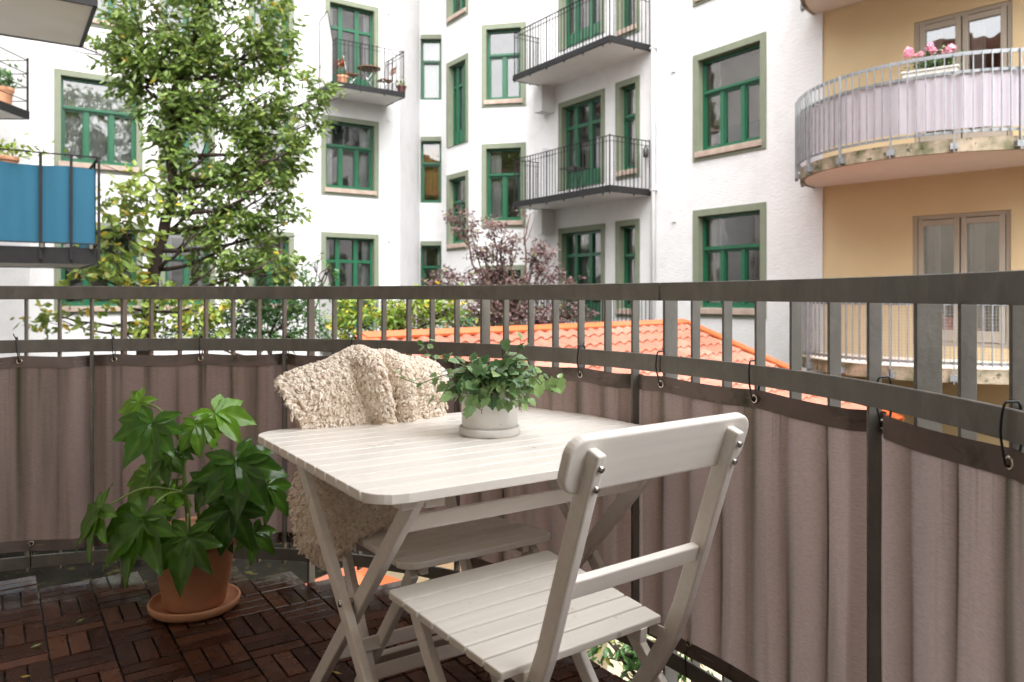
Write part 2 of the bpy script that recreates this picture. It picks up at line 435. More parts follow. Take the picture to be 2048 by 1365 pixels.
def make_window(w, parent, s0, s1, z0, z1, kind, rr, name='window', look=None, band=.13, sill=True):
    """outer band rectangle s0..s1,z0..z1. returns the opening rectangle"""
    b = band
    A, B, C, D = s0+b, s1-b, z0+(b*1.5 if sill else 0), z1-b
    if kind == 'R1': A, B = s0+.02, s1-.02
    fr = MB(); o0, o1 = -.22, -.13
    t = .065
    wbox(fr, w, A, A+t, C, D, o0, o1); wbox(fr, w, B-t, B, C, D, o0, o1)
    wbox(fr, w, A+t, B-t, D-t, D, o0, o1); wbox(fr, w, A+t, B-t, C, C+t, o0, o1)
    W_, H_ = B-A, D-C
    panes = []
    if kind in ('W3', 'W2', 'W1', 'R1'):
        zt = C + H_*.64
        wbox(fr, w, A+t, B-t, zt-.045, zt+.045, o0, o1+.012)
        wbox(fr, w, A+t, B-t, zt-.02, zt+.012, o1+.012, o1+.04)
        n = {'W3':3,'W2':2,'W1':1,'R1':1}[kind]
        for i in range(1, n):
            x = A + W_*i/n
            wbox(fr, w, x-.045, x+.045, C+t, zt-.045, o0, o1+.006)
        # casement inner frames
        for i in range(n):
            x0 = A + (t if i == 0 else W_*i/n+.045); x1 = A + (W_-t if i == n-1 else W_*(i+1)/n-.045)
            for q in ((x0, x0+.03, C+t, zt-.045), (x1-.03, x1, C+t, zt-.045), (x0+.03, x1-.03, C+t, C+t+.035), (x0+.03, x1-.03, zt-.08, zt-.045)):
                wbox(fr, w, *q, o0+.01, o1-.02)
            panes.append((x0+.02, x1-.02, C+t+.02, zt-.06))
        panes.append((A+t-.01, B-t+.01, zt+.03, D-t+.01))
    else:                                    # D: glazed balcony door, 3 columns
        n = 3; zt = C + H_*.74; zb = C + H_*.20
        wd = [0, .27, .64, 1.0]
        for i in (1, 2):
            x = A + W_*wd[i]
            wbox(fr, w, x-.06, x+.06, C+t, D-t, o0, o1+.008)
        for i in range(n):
            x0 = A + (t if i == 0 else W_*wd[i]+.06); x1 = A + (W_-t if i == n-1 else W_*wd[i+1]-.06)
            wbox(fr, w, x0, x1, zt-.04, zt+.04, o0, o1)
            wbox(fr, w, x0, x1, C+t, zb, o0+.01, o1-.02)
            wbox(fr, w, x0+.04, x1-.04, C+t+.06, zb-.06, o1-.02, o1-.005)
            panes.append((x0-.01, x1+.01, zb-.01, zt-.03)); panes.append((x0-.01, x1+.01, zt+.03, D-t+.01))
    win = fr.obj(name, M['green'], parent)
    # surround band, slightly proud, and its jambs
    sb = MB()
    if kind != 'R1':
        wbox(sb, w, s0, A, z0, z1, -.005, .025); wbox(sb, w, B, s1, z0, z1, -.005, .025)
        wbox(sb, w, A, B, z0, C, -.005, .025)
    wbox(sb, w, A, B, D, z1, -.005, .025)
    for (a, bb, c, d) in ((A-.004, A+.006, C, D), (B-.006, B+.004, C, D), (A+.006, B-.006, D-.006, D+.004)):
        wbox(sb, w, a, bb, c, d, -.13, .018)
    sb.obj('surround', M['olive'], win)
    if sill:
        sl = MB(); wbox(sl, w, A-.05, B+.05, C-.13, C-.012, -.12, .07)
        sl.obj('sill', M['sill'], win, bevel=.008)
    pm = MB()
    for (a, bb, c, d) in panes:
        pm.quad(w.at(a, c, -.18), w.at(bb, c, -.18), w.at(bb, d, -.18), w.at(a, d, -.18))
    pm.obj('pane', M['glass'], win)
    # the room behind
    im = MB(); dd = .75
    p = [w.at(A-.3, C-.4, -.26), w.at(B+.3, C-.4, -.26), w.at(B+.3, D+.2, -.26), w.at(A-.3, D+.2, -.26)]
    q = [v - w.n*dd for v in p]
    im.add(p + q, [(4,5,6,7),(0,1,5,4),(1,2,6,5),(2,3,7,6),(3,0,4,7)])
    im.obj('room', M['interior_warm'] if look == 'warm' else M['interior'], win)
    look = look or rr.choice(['net', 'sides', 'sides', 'none', 'half'])
    cm = MB()
    if look == 'net': curtain_mesh(cm, w, A, B, C, D, -.31, rr, .015)
    elif look == 'sides':
        k = W_*rr.uniform(.15, .24)
        curtain_mesh(cm, w, A, A+k, C, D, -.32, rr); curtain_mesh(cm, w, B-k, B, C, D, -.32, rr)
    elif look == 'half':
        curtain_mesh(cm, w, A, A+W_*.36, C, D, -.32, rr)
    elif look == 'blind':
        z = C + H_*.25
        while z < D:
            wbox(cm, w, A+.05, B-.05, z, z+.012, -.32, -.285); z += .035
    elif look == 'warm':
        curtain_mesh(cm, w, A, B, C+H_*.15, D, -.36, rr, .01)
    if cm.v:
        cm.obj('window_blind' if look == 'blind' else 'curtain', M['blind'] if look == 'blind' else (M['interior_warm'] if look == 'warm' else M['curtain']), win)
    return (A, B, C, D)

def railing_panel(mb, pts, z0, z1, gap=.11, rb=.008, posts=True, midz=None):
    """black bar railing along plan polyline pts"""
    for i in range(len(pts)-1):
        p, q = Vector((*pts[i], 0)), Vector((*pts[i+1], 0)); L = (q-p).length; d = (q-p).normalized()
        side = Vector((-d.y, d.x, 0)); Z = Vector((0,0,1))
        mb.beam(p+Z*z1, q+Z*z1, .035, .012, side); mb.beam(p+Z*(z0+.06), q+Z*(z0+.06), .025, .012, side)
        mb.beam(p+Z*(z1-.11), q+Z*(z1-.11), .018, .010, side)
        n = max(1, int(L/gap))
        for k in range(n+1):
            r = p + d*(L*k/n)
            wdt = .022 if (k % 6 == 0) else rb*1.6
            mb.beam(r+Z*(z0-.12 if k % 6 == 0 else z0+.05), r+Z*(z1+ (.03 if k in (0, n) else 0)), wdt, wdt, side)

# ------------------------------------------------------------------ the white building
A0, A1, A2, A3, A4 = (-11.25,12.0), (-10.77,17.2), (-3.25,22.3), (-2.87,24.0), (-1.98,24.0)
A5, A6, A7, A8, A9 = (-1.87,22.0), (-.995,20.7), (.60,20.35), (1.107,19.84), (5.43,13.47)
ZT = 14.0
white = thing('apartment_building', 'white painted brick courtyard building with green windows and black balconies', 'building', (-3, 22, GZ))
def P(mb_obj):            # children keep world coordinates
    return mb_obj
root_off = Vector((-3, 22, GZ))
white.location = (0, 0, 0)
rrw = random.Random(11)
walls = {'left': Wall(A1, A2), 'recess': Wall(A3, A4), 'angle': Wall(A5, A6), 'bay': Wall(A6, A7), 'right': Wall(A8, A9)}
def win_px(wk, x0, x1, yt, xt, yb, xb, kind, **kw):
    w = walls[wk]
    a, b = w.s_of(x0), w.s_of(x1)
    return wk, (a, b, w.z_of(xb, yb), w.z_of(xt, yt)), kind, kw
specs = [
 win_px('left', 108, 285, 137, 108, 352, 284, 'W3', look='net'),
 win_px('left', 108, 285, -175, 108, 70, 284, 'W3', look='half'),
 win_px('left', 108, 285, 441, 108, 628, 284, 'W3', look='none'),
 win_px('left', 318, 430, 175, 318, 364, 430, 'W2', look='sides'),
 win_px('left', 318, 430, -110, 318, 96, 430, 'W2', look='sides'),
 win_px('left', 318, 430, 452, 318, 625, 430, 'W2', look='sides'),
 win_px('left', 497, 588, -48, 497, 131, 588, 'W2', look='sides'),
 win_px('left', 497, 588, 212, 497, 377, 588, 'W2', look='half'),
 win_px('left', 497, 588, 461, 497, 622, 588, 'W2', look='sides'),
 win_px('left', 642, 757, 229, 642, 397, 757, 'W3', look='sides'),
 win_px('left', 650, 757, -8, 650, 196, 757, 'D', look='sides', sill=False),
 win_px('left', 642, 757, 464, 642, 655, 757, 'D', look='sides', sill=False),
 win_px('recess', 840, 884, 70, 840, 200, 840, 'R1', look='net', sill=False),
 win_px('recess', 840, 884, 274, 840, 406, 840, 'R1', look='warm', sill=False),
 win_px('recess', 840, 884, 483, 840, 612, 840, 'R1', look='sides', sill=False),
 win_px('angle', 894, 937, -80, 894, 53, 894, 'W2', look='sides'),
 win_px('angle', 894, 937, 128, 894, 297, 894, 'D', look='net', sill=False),
 win_px('angle', 894, 937, 352, 894, 503, 894, 'W2', look='sides'),
 win_px('bay', 963, 1052, 51, 963, 216, 963, 'W2', look='none'),
 win_px('bay', 963, 1052, 289, 963, 457, 963, 'W2', look='half'),
 win_px('bay', 963, 1052, 531, 963, 690, 963, 'W2', look='none'),
 win_px('bay', 963, 1052, -190, 963, -20, 963, 'W2', look='none'),
 win_px('right', 1118, 1210, 208, 1118, 382, 1118, 'D', look='sides', sill=False),
 win_px('right', 1118, 1210, 458, 1118, 640, 1118, 'D', look='half', sill=False),
 win_px('right', 1118, 1210, -62, 1118, 104, 1118, 'D', look='sides', sill=False),
 win_px('right', 1232, 1280, 167, 1232, 361, 1232, 'W1', look='net'),
 win_px('right', 1232, 1280, 443, 1232, 634, 1232, 'W1', look='sides'),
 win_px('right', 1232, 1280, -125, 1232, 82, 1232, 'W1', look='net'),
 win_px('right', 1387, 1533, 113, 1387, 325, 1387, 'W3', look='blind'),
 win_px('right', 1387, 1533, 422, 1387, 634, 1387, 'W3', look='sides'),
 win_px('right', 1387, 1533, -215, 1387, 15, 1387, 'W3', look='sides'),
]
holes = {k: [] for k in walls}
for wk, (a, b, c, d), kind, kw in specs:
    h = make_window(walls[wk], white, a, b, c, d, kind, rrw, name='balcony_door' if kind == 'D' else 'window', **kw)
    holes[wk].append(h)
wm = MB()
for k, w in walls.items():
    wall_mesh(wm, w, 0, w.len, GZ, ZT, holes[k])
for p, q in ((A0, A1), (A2, A3), (A4, A5), (A7, A8)):
    w = Wall(p, q); wall_mesh(wm, w, 0, w.len, GZ, ZT, [])
# back and top so that the building is closed
for p, q in ((A9, (12, 24)), ((12, 24), (0, 30)), ((0, 30), (-16, 24)), ((-16, 24), (-16, 12)), ((-16, 12), A0)):
    wm.quad((*p, GZ), (*q, GZ), (*q, ZT), (*p, ZT))
outl = [A0, A1, A2, A3, A4, A5, A6, A7, A8, A9, (12,24), (0,30), (-16,24), (-16,12)]
wm.add([(*p, ZT) for p in outl], [tuple(range(len(outl)))])
wm.obj('wall', M['render'], white)
rf = MB()
rf.add([(-16,12,ZT),(-11.2,12,ZT),(-10.7,17,ZT),(-3,22.3,ZT),(1,20.3,ZT),(5.5,13.4,ZT),(12,24,ZT),(0,30,ZT),(-16,24,ZT),(-1,26,ZT+3)],
       [(i, (i+1) % 9, 9) for i in range(9)])
rf.obj('roof', M['redroof'], white, loc=(0,0,.01))
# drain pipe at the balcony wall and cornice-like jog
dp = MB(); w = walls['right']; s = w.s_of(1311)
dp.tube([w.at(s, GZ, .07), w.at(s, ZT, .07)], .045, 10)
for z in (0.3, 3.4, 6.5): wbox(dp, w, s-.06, s+.06, z, z+.03, 0, .12)
dp.obj('drainpipe', M['render'], white)
dp = MB()
sA = w.s_of(1112)
wbox(dp, w, -.35, .0, w.z_of(1110, 226), ZT, 0.0, .42)
wbox(dp, w, -.35, .0, w.z_of(1110, 470), w.z_of(1110, 300), 0.0, .42)
dp.obj('chimney_breast', M['render'], white)
# vent caps on the wall
vm = MB()
for wk, px, py in (('left', 777, 240), ('left', 777, 480), ('left', 777, 25), ('right', 1348, 140), ('right', 1349, 440), ('left', 330, 150)):
    w = walls[wk]; s = w.s_of(px); z = w.z_of(px, py); wbox(vm, w, s-.05, s+.05, z-.05, z+.05, 0, .03)
vm.obj('wall_vent', M['render'], white)

def slab_balcony(w, a0, a1, out, zs, parent, rail=1.0, name='balcony', thick=.13, screen=None, gap=.11):
    """slab on wall w from a0 to a1, projecting 'out'; zs = soffit height"""
    b = MB(); wbox(b, w, a0, a1, zs, zs+.035, 0.0, out-.01)
    bo = b.obj(name, M['soffit'], parent)
    e = MB()
    wbox(e, w, a0-.03, a1+.03, zs-.01, zs+thick, out-.01, out+.03)
    wbox(e, w, a0-.03, a0+.01, zs-.01, zs+thick, -.0, out-.01)
    wbox(e, w, a1-.01, a1+.03, zs-.01, zs+thick, -.0, out-.01)
    wbox(e, w, a0+.01, a1-.01, zs+.04, zs+.07, 0, out-.02)
    e.obj('edge_beam', M['ironblack'], bo)
    r = MB(); zf = zs + .07
    c = [w.at(a0+.01, 0, .02), w.at(a0+.01, 0, out), w.at(a1-.01, 0, out), w.at(a1-.01, 0, .02)]
    railing_panel(r, [(p.x, p.y) for p in c], zf, zf+rail, gap)
    r.obj('railing', M['ironblack'], bo)
    return bo, zf
wl, wr = walls['left'], walls['right']
def solve_out(w, a, px):      # how far out from wall at a does the plan point fall on column px
    k = ray(px); p = w.at(a)
    return (k*p.y - p.x) / (w.n.x - k*w.n.y)
# left balcony (row above), and its ground-row twin
a1 = wl.s_of(772); a0 = wl.s_of(640); out = 1.15
zs = wl.z_of(772, 212)
balL, zfL = slab_balcony(wl, a0, a1, out, zs, white, rail=1.17)
balL2, zfL2 = slab_balcony(wl, a0, a1, out, wl.z_of(772, 690), white, rail=1.17)
for bo, zf in ((balL, zfL), (balL2, zfL2)):
    sm_ = MB(); Z = [(.02, .1), (1.0, .1), (1.0, 1.15), (.62, 2.05), (.02, 1.95)]
    p = [wl.at(a0-.02, zf+z, o) for o, z in Z]
    q = [v + wl.d*.015 for v in p]
    sm_.add(p+q, [(0,1,2,3,4),(9,8,7,6,5)] + [(i, (i+1)%5, 5+(i+1)%5, 5+i) for i in range(5)])
    so = sm_.obj('side_screen', M['curtain'], bo)
    f2 = MB()
    for i in range(5): f2.tube([p[i]-wl.d*.0, p[(i+1)%5]], .014, 5)
    f2.obj('screen_frame', M['ironblack'], bo)
# right-hand balconies
for yw, nm in ((176, 'r1'), (421, 'r2'), (668, 'r3')):
    a0, a1 = wr.s_of(1104), wr.s_of(1301)
    zs = wr.z_of(1104, yw)
    bo, zf = slab_balcony(wr, a0, a1, 1.18, zs, white, rail=1.12)
    if nm == 'r2': zfR = zf; aR0, aR1 = a0, a1

# ------------------------------------------------------------------ ochre building with round balconies
Y0 = (5.45, 13.50); Y1 = (Y0[0]+.69*9, Y0[1]-.724*9)
yel = thing('ochre_building', 'ochre rendered building with curved galvanised balconies on the right', 'building')
wy = Wall(Y0, Y1)
yh = []
def yellow_door(x0, x1, yt, yb):
    a, b = wy.s_of(x0), wy.s_of(x1); z1, z0 = wy.z_of(x0, yt), wy.z_of(x0, yb)
    fr = MB(); t = .07
    for q in ((a, a+t, z0, z1), (b-t, b, z0, z1), (a+t, b-t, z1-t, z1), (a+t, b-t, z0, z0+t)): wbox(fr, wy, *q, -.12, -.03)
    m = (a+b)/2; fr_p = []
    for (u, v) in ((a+t, m), (m, b-t)):
        for q in ((u+.01, u+.09, z0+t, z1-t), (v-.09, v-.01, z0+t, z1-t), (u+.09, v-.09, z1-t-.1, z1-t-.01), (u+.09, v-.09, z0+t+.01, z0+t+.18)): wbox(fr, wy, *q, -.10, -.015)
        fr_p.append((u+.08, v-.08, z0+t+.15, z1-t-.09))
    o = fr.obj('balcony_door', M['beigeframe'], yel, bevel=.006)
    pm = MB()
    for (u, v, c, d) in fr_p: pm.quad(wy.at(u,c,-.06), wy.at(v,c,-.06), wy.at(v,d,-.06), wy.at(u,d,-.06))
    pm.obj('pane', M['glass2'], o)
    cm = MB(); rr = random.Random(int(x0+yt))
    for (u, v, c, d) in fr_p: curtain_mesh(cm, wy, u, u+(v-u)*.45, c, d, -.22, rr)
    cm.obj('curtain', M['curtain'], o)
    im = MB(); p = [wy.at(a, z0, -.16), wy.at(b, z0, -.16), wy.at(b, z1, -.16), wy.at(a, z1, -.16)]; q = [v - wy.n*1.2 for v in p]
    im.add(p+q, [(4,5,6,7),(0,1,5,4),(1,2,6,5),(2,3,7,6),(3,0,4,7)]); im.obj('room', M['interior'], o)
    yh.append((a, b, z0, z1))
yellow_door(1828, 2025, 46, 306)
yellow_door(1825, 2022, 433, 690)
ym = MB(); wall_mesh(ym, wy, 0, wy.len, GZ, ZT-1, yh, .16)
ym.quad((*Y1, GZ), (16, 14, GZ), (16, 14, ZT-1), (*Y1, ZT-1))
ym.quad((16,14,GZ), (*Y0, GZ), (*Y0, ZT-1), (16,14,ZT-1))
ym.add([(*Y0, ZT-1), (*Y1, ZT-1), (16,14,ZT-1)], [(0,1,2)])
ym.obj('wall', M['yellow'], yel)
RB = 2.10; CB = wy.at(1.93)
def ypt(th, r, z):           # th 0..pi over the half circle
    return CB + wy.d*(-cos(th)*r) + wy.n*(sin(th)*r) + Vector((0,0,z))
def round_balcony(zs, rail, fabric, net):
    n = 48; th = [pi*i/n for i in range(n+1)]
    b = MB(); o = [ypt(t, RB, zs) for t in th]; o2 = [p + Vector((0,0,.16)) for p in o]; m = len(o)
    b.add(o+o2, [tuple(range(m)), tuple(range(2*m-1, m-1, -1))] + [(m-1, 0, m, 2*m-1)])
    bo = b.obj('balcony', M['peachsoffit'], yel)
    e = MB(); q = [ypt(t, RB+.012, zs-.006) for t in th]; q2 = [ypt(t, RB+.012, zs+.17) for t in th]; q3 = [ypt(t, RB-.1, zs+.172) for t in th]; q4 = [ypt(t, RB-.06, zs-.006) for t in th]
    e.add(q+q2+q3+q4, [(i, i+1, m+i+1, m+i) for i in range(n)] + [(m+i, m+i+1, 2*m+i+1, 2*m+i) for i in range(n)] + [(3*m+i, 3*m+i+1, i+1, i) for i in range(n)])
    e.obj('slab_edge', M['mossconc'], bo)
    if not rail: return bo
    r = MB(); zf = zs + .17; zt = zf + 1.13
    up = Vector((0,0,1))
    for (z, h) in ((zt, .05), (zt-.24, .04), (zf+.10, .035)):
        ring = []
        for t in th:
            for rr_, zz in ((RB+.03, z-h), (RB+.045, z-h), (RB+.045, z), (RB+.03, z)): ring.append(ypt(t, rr_, zz))
        fs = []
        for i in range(n):
            for j in range(4): fs.append((i*4+j, i*4+(j+1)%4, i*4+4+(j+1)%4, i*4+4+j))
        r.add(ring, fs)
    nb = 62
    for i in range(nb+1):
        t = pi*i/nb; post = i % 7 == 3
        rad = (wy.d*(-cos(t)) + wy.n*sin(t))
        a = ypt(t, RB+.07, (zs-.02) if post else zf+.05)
        r.beam(a, ypt(t, RB+.07, zt-.01), .05 if post else .022, .012, rad)
        if post:
            r.box(ypt(t, RB+.05, zs+.06), (.09,.09,.08), Matrix.Rotation(atan2(rad.y, rad.x), 3, 'Z'))
    r.obj('railing', M['galv'], bo)
    if fabric:
        fm = MB(); rr_ = random.Random(5); k = 180; lo = []; hi = []
        for i in range(k+1):
            t = pi*i/k
            d = RB + .045 + .016*sin(i*.9) + .01*sin(i*.37+1)
            d = min(d, RB+.055)
            lo.append(ypt(t, d-.03, zf+.13)); hi.append(ypt(t, d-.03, zt-.27 + .012*sin(i*.55)))
        fm.add(lo+hi, [(i, i+1, k+2+i, k+1+i) for i in range(k)], None, True)
        fm.obj('privacy_cloth', M['lav'], bo)
    if net:
        fm = MB(); k = 150
        for i in range(k+1):
            t = pi*i/k; fm.beam(ypt(t, RB+.02, zf+.1), ypt(t, RB+.02, zt-.25), .005, .005, wy.d)
        for j in range(18):
            z = zf+.1 + j*.045
            for i in range(0, 48): fm.beam(ypt(pi*i/48, RB+.02, z), ypt(pi*(i+1)/48, RB+.02, z), .005, .005, up)
        fm.obj('wire_net', M['mesh'], bo)
    return bo, zf, zt
zs2 = zat(378, 13.75)
round_balcony(zs2+3.06, True, True, False)
_, zf2, zt2 = round_balcony(zs2, True, True, False)
_, zf3, zt3 = round_balcony(zs2-3.06, True, False, True)

# ------------------------------------------------------------------ left stack of balconies near us (teal canvas)
stack = thing('left_building', 'neighbouring white building edge carrying dark steel balconies at the left', 'building')
vdir = Vector((.56,-.83,0)); udir = Vector((.83,.56,0))
NC = Vector((-5.2, 9.6, 0))             # near right corner of the balconies
def stack_slab(zs, near, depth, length, name='balcony', thick=.2, sof=M['soffit']):
    b = MB()
    c = [near, near - udir*length, near - udir*length - vdir*depth, near - vdir*depth]
    b.add([p + Vector((0,0,zs)) for p in c] + [p + Vector((0,0,zs+.06)) for p in c], [(3,2,1,0),(4,5,6,7),(0,1,5,4),(1,2,6,5),(2,3,7,6),(3,0,4,7)])
    bo = b.obj(name, sof, stack)
    e = MB(); up = Vector((0,0,zs-.01+thick/2))
    for i in range(4):
        p, q = c[i]+up, c[(i+1)%4]+up
        dd = (q-p).normalized()
        e.beam(p - dd*.02, q + dd*.02, .05, thick, Vector((-dd.y, dd.x, 0)))
    e.obj('edge_beam', M['ironblack'], bo)
    return bo, c
bo, c = stack_slab(1.10+.40, NC, 1.85, 5)
zb = 1.10+.40+.19
cl = MB(); k = 60
def canvas(p, q, z0, z1, seed):
    L = (q-p).length; n = int(L/.04); d = (q-p).normalized(); s = Vector((-d.y, d.x, 0)); lo = []; mid = []; hi = []
    for i in range(n+1):
        t = i/n; o = .012*sin(i*.8+seed)+.01*sin(i*.31)
        sag = .02*abs(sin(i*.16))
        lo.append(p+(q-p)*t+s*o+Vector((0,0,z0))); mid.append(p+(q-p)*t+s*o*1.4+Vector((0,0,(z0+z1)/2))); hi.append(p+(q-p)*t+s*o+Vector((0,0,z1-sag)))
    m = n+1
    cl.add(lo+mid+hi, [(i, i+1, m+i+1, m+i) for i in range(n)] + [(m+i, m+i+1, 2*m+i+1, 2*m+i) for i in range(n)], None, True)
o_ = (vdir*.0)
canvas(c[1], c[0], zb+.06, zb+1.0, 0); canvas(c[0], c[3], zb+.06, zb+1.0, 2)
cl.obj('privacy_cloth', M['blue'], bo)
r = MB(); up = Vector((0,0,1))
rp = [c[1]+vdir*.04, c[0]+vdir*.04+udir*.04, c[3]+udir*.04]
for i in range(2):
    r.beam(rp[i]+up*(zb+1.13), rp[i+1]+up*(zb+1.13), .035, .014, vdir if i == 0 else udir)
    r.beam(rp[i]+up*(zb+.05), rp[i+1]+up*(zb+.05), .03, .014, vdir if i == 0 else udir)
for dd_, w_ in ((.0,.03),(.30,.03),(.62,.034),(1.9,.03),(2.9,.03),(3.9,.03)):
    p = rp[1]-udir*dd_; r.beam(p+up*(zb-.15), p+up*(zb+1.13), w_, .03, udir)
for dd_ in (.5, 1.1, 1.6):
    p = rp[1]-vdir*dd_; r.beam(p+up*(zb-.15), p+up*(zb+1.13), .03, .03, vdir)
r.obj('railing', M['ironblack'], bo)
gm = MB()
for i in range(9):
    p = rp[1]-udir*(.08+i*.52)
    gm.box(p+up*(zb+.015)+vdir*.03, (.04,.03,.05))
gm.obj('railing_clip', M['steel'], bo)
bo2, c2 = stack_slab(1.10+3.60, NC + vdir*.05, 1.9, 5, thick=.16)
rod = MB(); rod.tube([c2[3]+up*4.70, c2[3]+up*4.66+udir*.22-vdir*.05], .012, 6)
rod.obj('drain_rod', M['ironblack'], bo2)
# farther balcony of the same wing with thin wires
b = MB(); xw = -9.75; zsf = zat(238, 15.5)
b.box((-10.55, 13.5, zsf+.03), (1.6, 4.0, .06)); b3 = b.obj('balcony', M['soffit'], stack)
e = MB(); e.box((xw, 13.5, zsf+.07), (.05, 4.05, .16)); e.box((-10.55, 15.5, zsf+.07), (1.6, .05, .16)); e.obj('edge_beam', M['ironblack'], b3)
e = MB()
for z in (.35, .62, .9, 1.17): e.beam((xw, 11.5, zsf+z), (xw, 15.5, zsf+z), .014, .014, (1,0,0)); e.beam((xw, 15.5, zsf+z), (-11.3, 15.5, zsf+z), .014, .014, (0,1,0))
for y in (12.5, 14.0, 15.5): e.beam((xw, y, zsf), (xw, y, zsf+1.22), .03, .03, (1,0,0))
e.obj('railing', M['ironblack'], b3)
wsd = MB()
A = Vector((-11.1, 12.0, 0)); B = Vector((-10.9, 17.15, 0))
wsd.quad(A+up*GZ, B+up*GZ, B+up*12, A+up*12)
wsd.quad(Vector((-9.2,7.0,GZ)), A+up*GZ, A+up*12, Vector((-9.2,7.0,12)))
wsd.quad(Vector((-12,4,GZ)), Vector((-9.2,7.0,GZ)), Vector((-9.2,7.0,12)), Vector((-12,4,12)))
wsd.obj('wall', M['render_grey'], stack)

# ------------------------------------------------------------------ tiled outbuilding
ob = thing('outbuilding', 'low cream outbuilding with orange tiled roof beyond the balcony', 'outbuilding')
rA, rB = Vector((-1.62,8.35,.62)), Vector((2.97,13.07,.62))
sl = Vector((.717,-.697,-.372)); Ls = 3.39
rd = (rB-rA).normalized(); nn = rd.cross(sl).normalized()
if nn.z < 0: nn = -nn
# pantiles: rolls down the slope, courses stepped
tm = MB(); LR = (rB-rA).length; pitch = .22; nc = int(LR/pitch); course = .30; nr = int(Ls*sl.length/course)+1
sln = sl.normalized(); SL = Ls*sl.length
prof = []
for i in range(9):
    t = i/8; prof.append((t, .034*(1 - cos(2*pi*t))/2 * 1.3 if t < .62 else .034*(1-cos(2*pi*t))/2*1.3))
rt = random.Random(3)
for j in range(nr):
    d0 = j*course; d1 = min(SL, (j+1)*course + .02)
    if d0 >= SL: break
    vs = []; cols = []
    for i in range(nc+1):
        for k, (t, h) in enumerate(prof[:-1] if i < nc else prof[:1]):
            a = (i+t)*pitch
            if a > LR: a = LR
            for dd_, lift in ((d0, .004), (d1, .030)):
                vs.append(rA + rd*a + sln*dd_ + nn*(h+lift))
            vs.append(rA + rd*a + sln*d1 + nn*(h+.004))
    m = len(vs)//3
    fs = []
    for i in range(m-1):
        fs.append((i*3, i*3+1, i*3+4, i*3+3)); fs.append((i*3+1, i*3+2, i*3+5, i*3+4))
    tm.add(vs, fs)
tm.obj('roof', M['tile'], ob)
rc = MB()
rc.beam(rA+nn*.05, rB+nn*.05, .16, .03, sln); rc.beam(rA+up*-.02 - sln*.04, rB+up*-.02 - sln*.04, .03, .14, sln)
rc.beam(rB+nn*.04, rB+sln*SL+nn*.04, .22, .03, rd); rc.beam(rB+rd*.1-up*.03, rB+rd*.1+sln*SL-up*.03, .02, .14, rd)
rc.beam(rA+nn*.04, rA+sln*SL+nn*.04, .22, .03, rd)
rc.obj('ridge_flashing', M['orange'], ob)
bm_ = MB()
e0, e1 = rA + sln*(SL-.25), rB + sln*(SL-.25)
q0 = rA - Vector((.717,-.697,0))*.5; q1 = rB - Vector((.717,-.697,0))*.5
def vq(p, q, zt0, zt1): bm_.quad((p.x,p.y,GZ), (q.x,q.y,GZ), (q.x,q.y,zt1), (p.x,p.y,zt0))
i0, i1 = rA + rd*.2, rB - rd*.15
f0, f1 = e0 + rd*.2, e1 - rd*.15
bk0, bk1 = i0 - Vector((.717,-.697,0))*2.2, i1 - Vector((.717,-.697,0))*.1
vq(f0, f1, f0.z-.1, f1.z-.1); vq(i0, f0, i0.z-.06, f0.z-.06); vq(f1, i1, f1.z-.06, i1.z-.06); vq(i1, i0, i1.z-.06, i0.z-.06)
bm_.obj('wall', M['cream'], ob)
an = MB()     # low metal-roofed annex glimpsed under the railing
zt_ = -1.62
pa = [Vector((-2.25,7.25,zt_-.12)), Vector((-1.62,7.9,zt_-.02)), Vector((-1.05,7.55,zt_-.08)), Vector((-.4,6.5,zt_-.3)), Vector((-1.4,5.9,zt_-.45))]
ap = Vector((-1.45,7.2,zt_+.14))
an.add(pa+[ap], [(i, (i+1)%5, 5) for i in range(5)]); an.add([p-up*.06 for p in pa]+pa, [(i,(i+1)%5,5+(i+1)%5,5+i) for i in range(5)])
an.obj('porch_roof', M['orange'], ob)
an = MB(); pw = [ap + (p-ap)*.86 for p in pa]
for i in range(5):
    p, q = pw[i], pw[(i+1)%5]; an.quad((p.x,p.y,GZ),(q.x,q.y,GZ),(q.x,q.y,q.z),(p.x,p.y,p.z))
an.obj('porch_wall', M['cream'], ob)

# ================================================================== OUR BALCONY
BC = Vector((-1.205, 1.130, 0)); BR = 1.954
nW = Vector((.6, .8, 0)); dW = Vector((.8, -.6, 0))        # own wall: outward normal, direction
def bp(deg, r=BR, z=0):
    a = radians(deg); return BC + Vector((cos(a)*r, sin(a)*r, z))
def ang_px(px, r=BR):
    k = ray(px); aa = k*k+1; bb = -2*(k*BC.x + BC.y); cc = BC.x**2 + BC.y**2 - r*r
    t = (-bb + sqrt(bb*bb - 4*aa*cc))/2/aa
    p = Vector((t*k, t, 0)) - BC; return math.degrees(atan2(p.y, p.x))
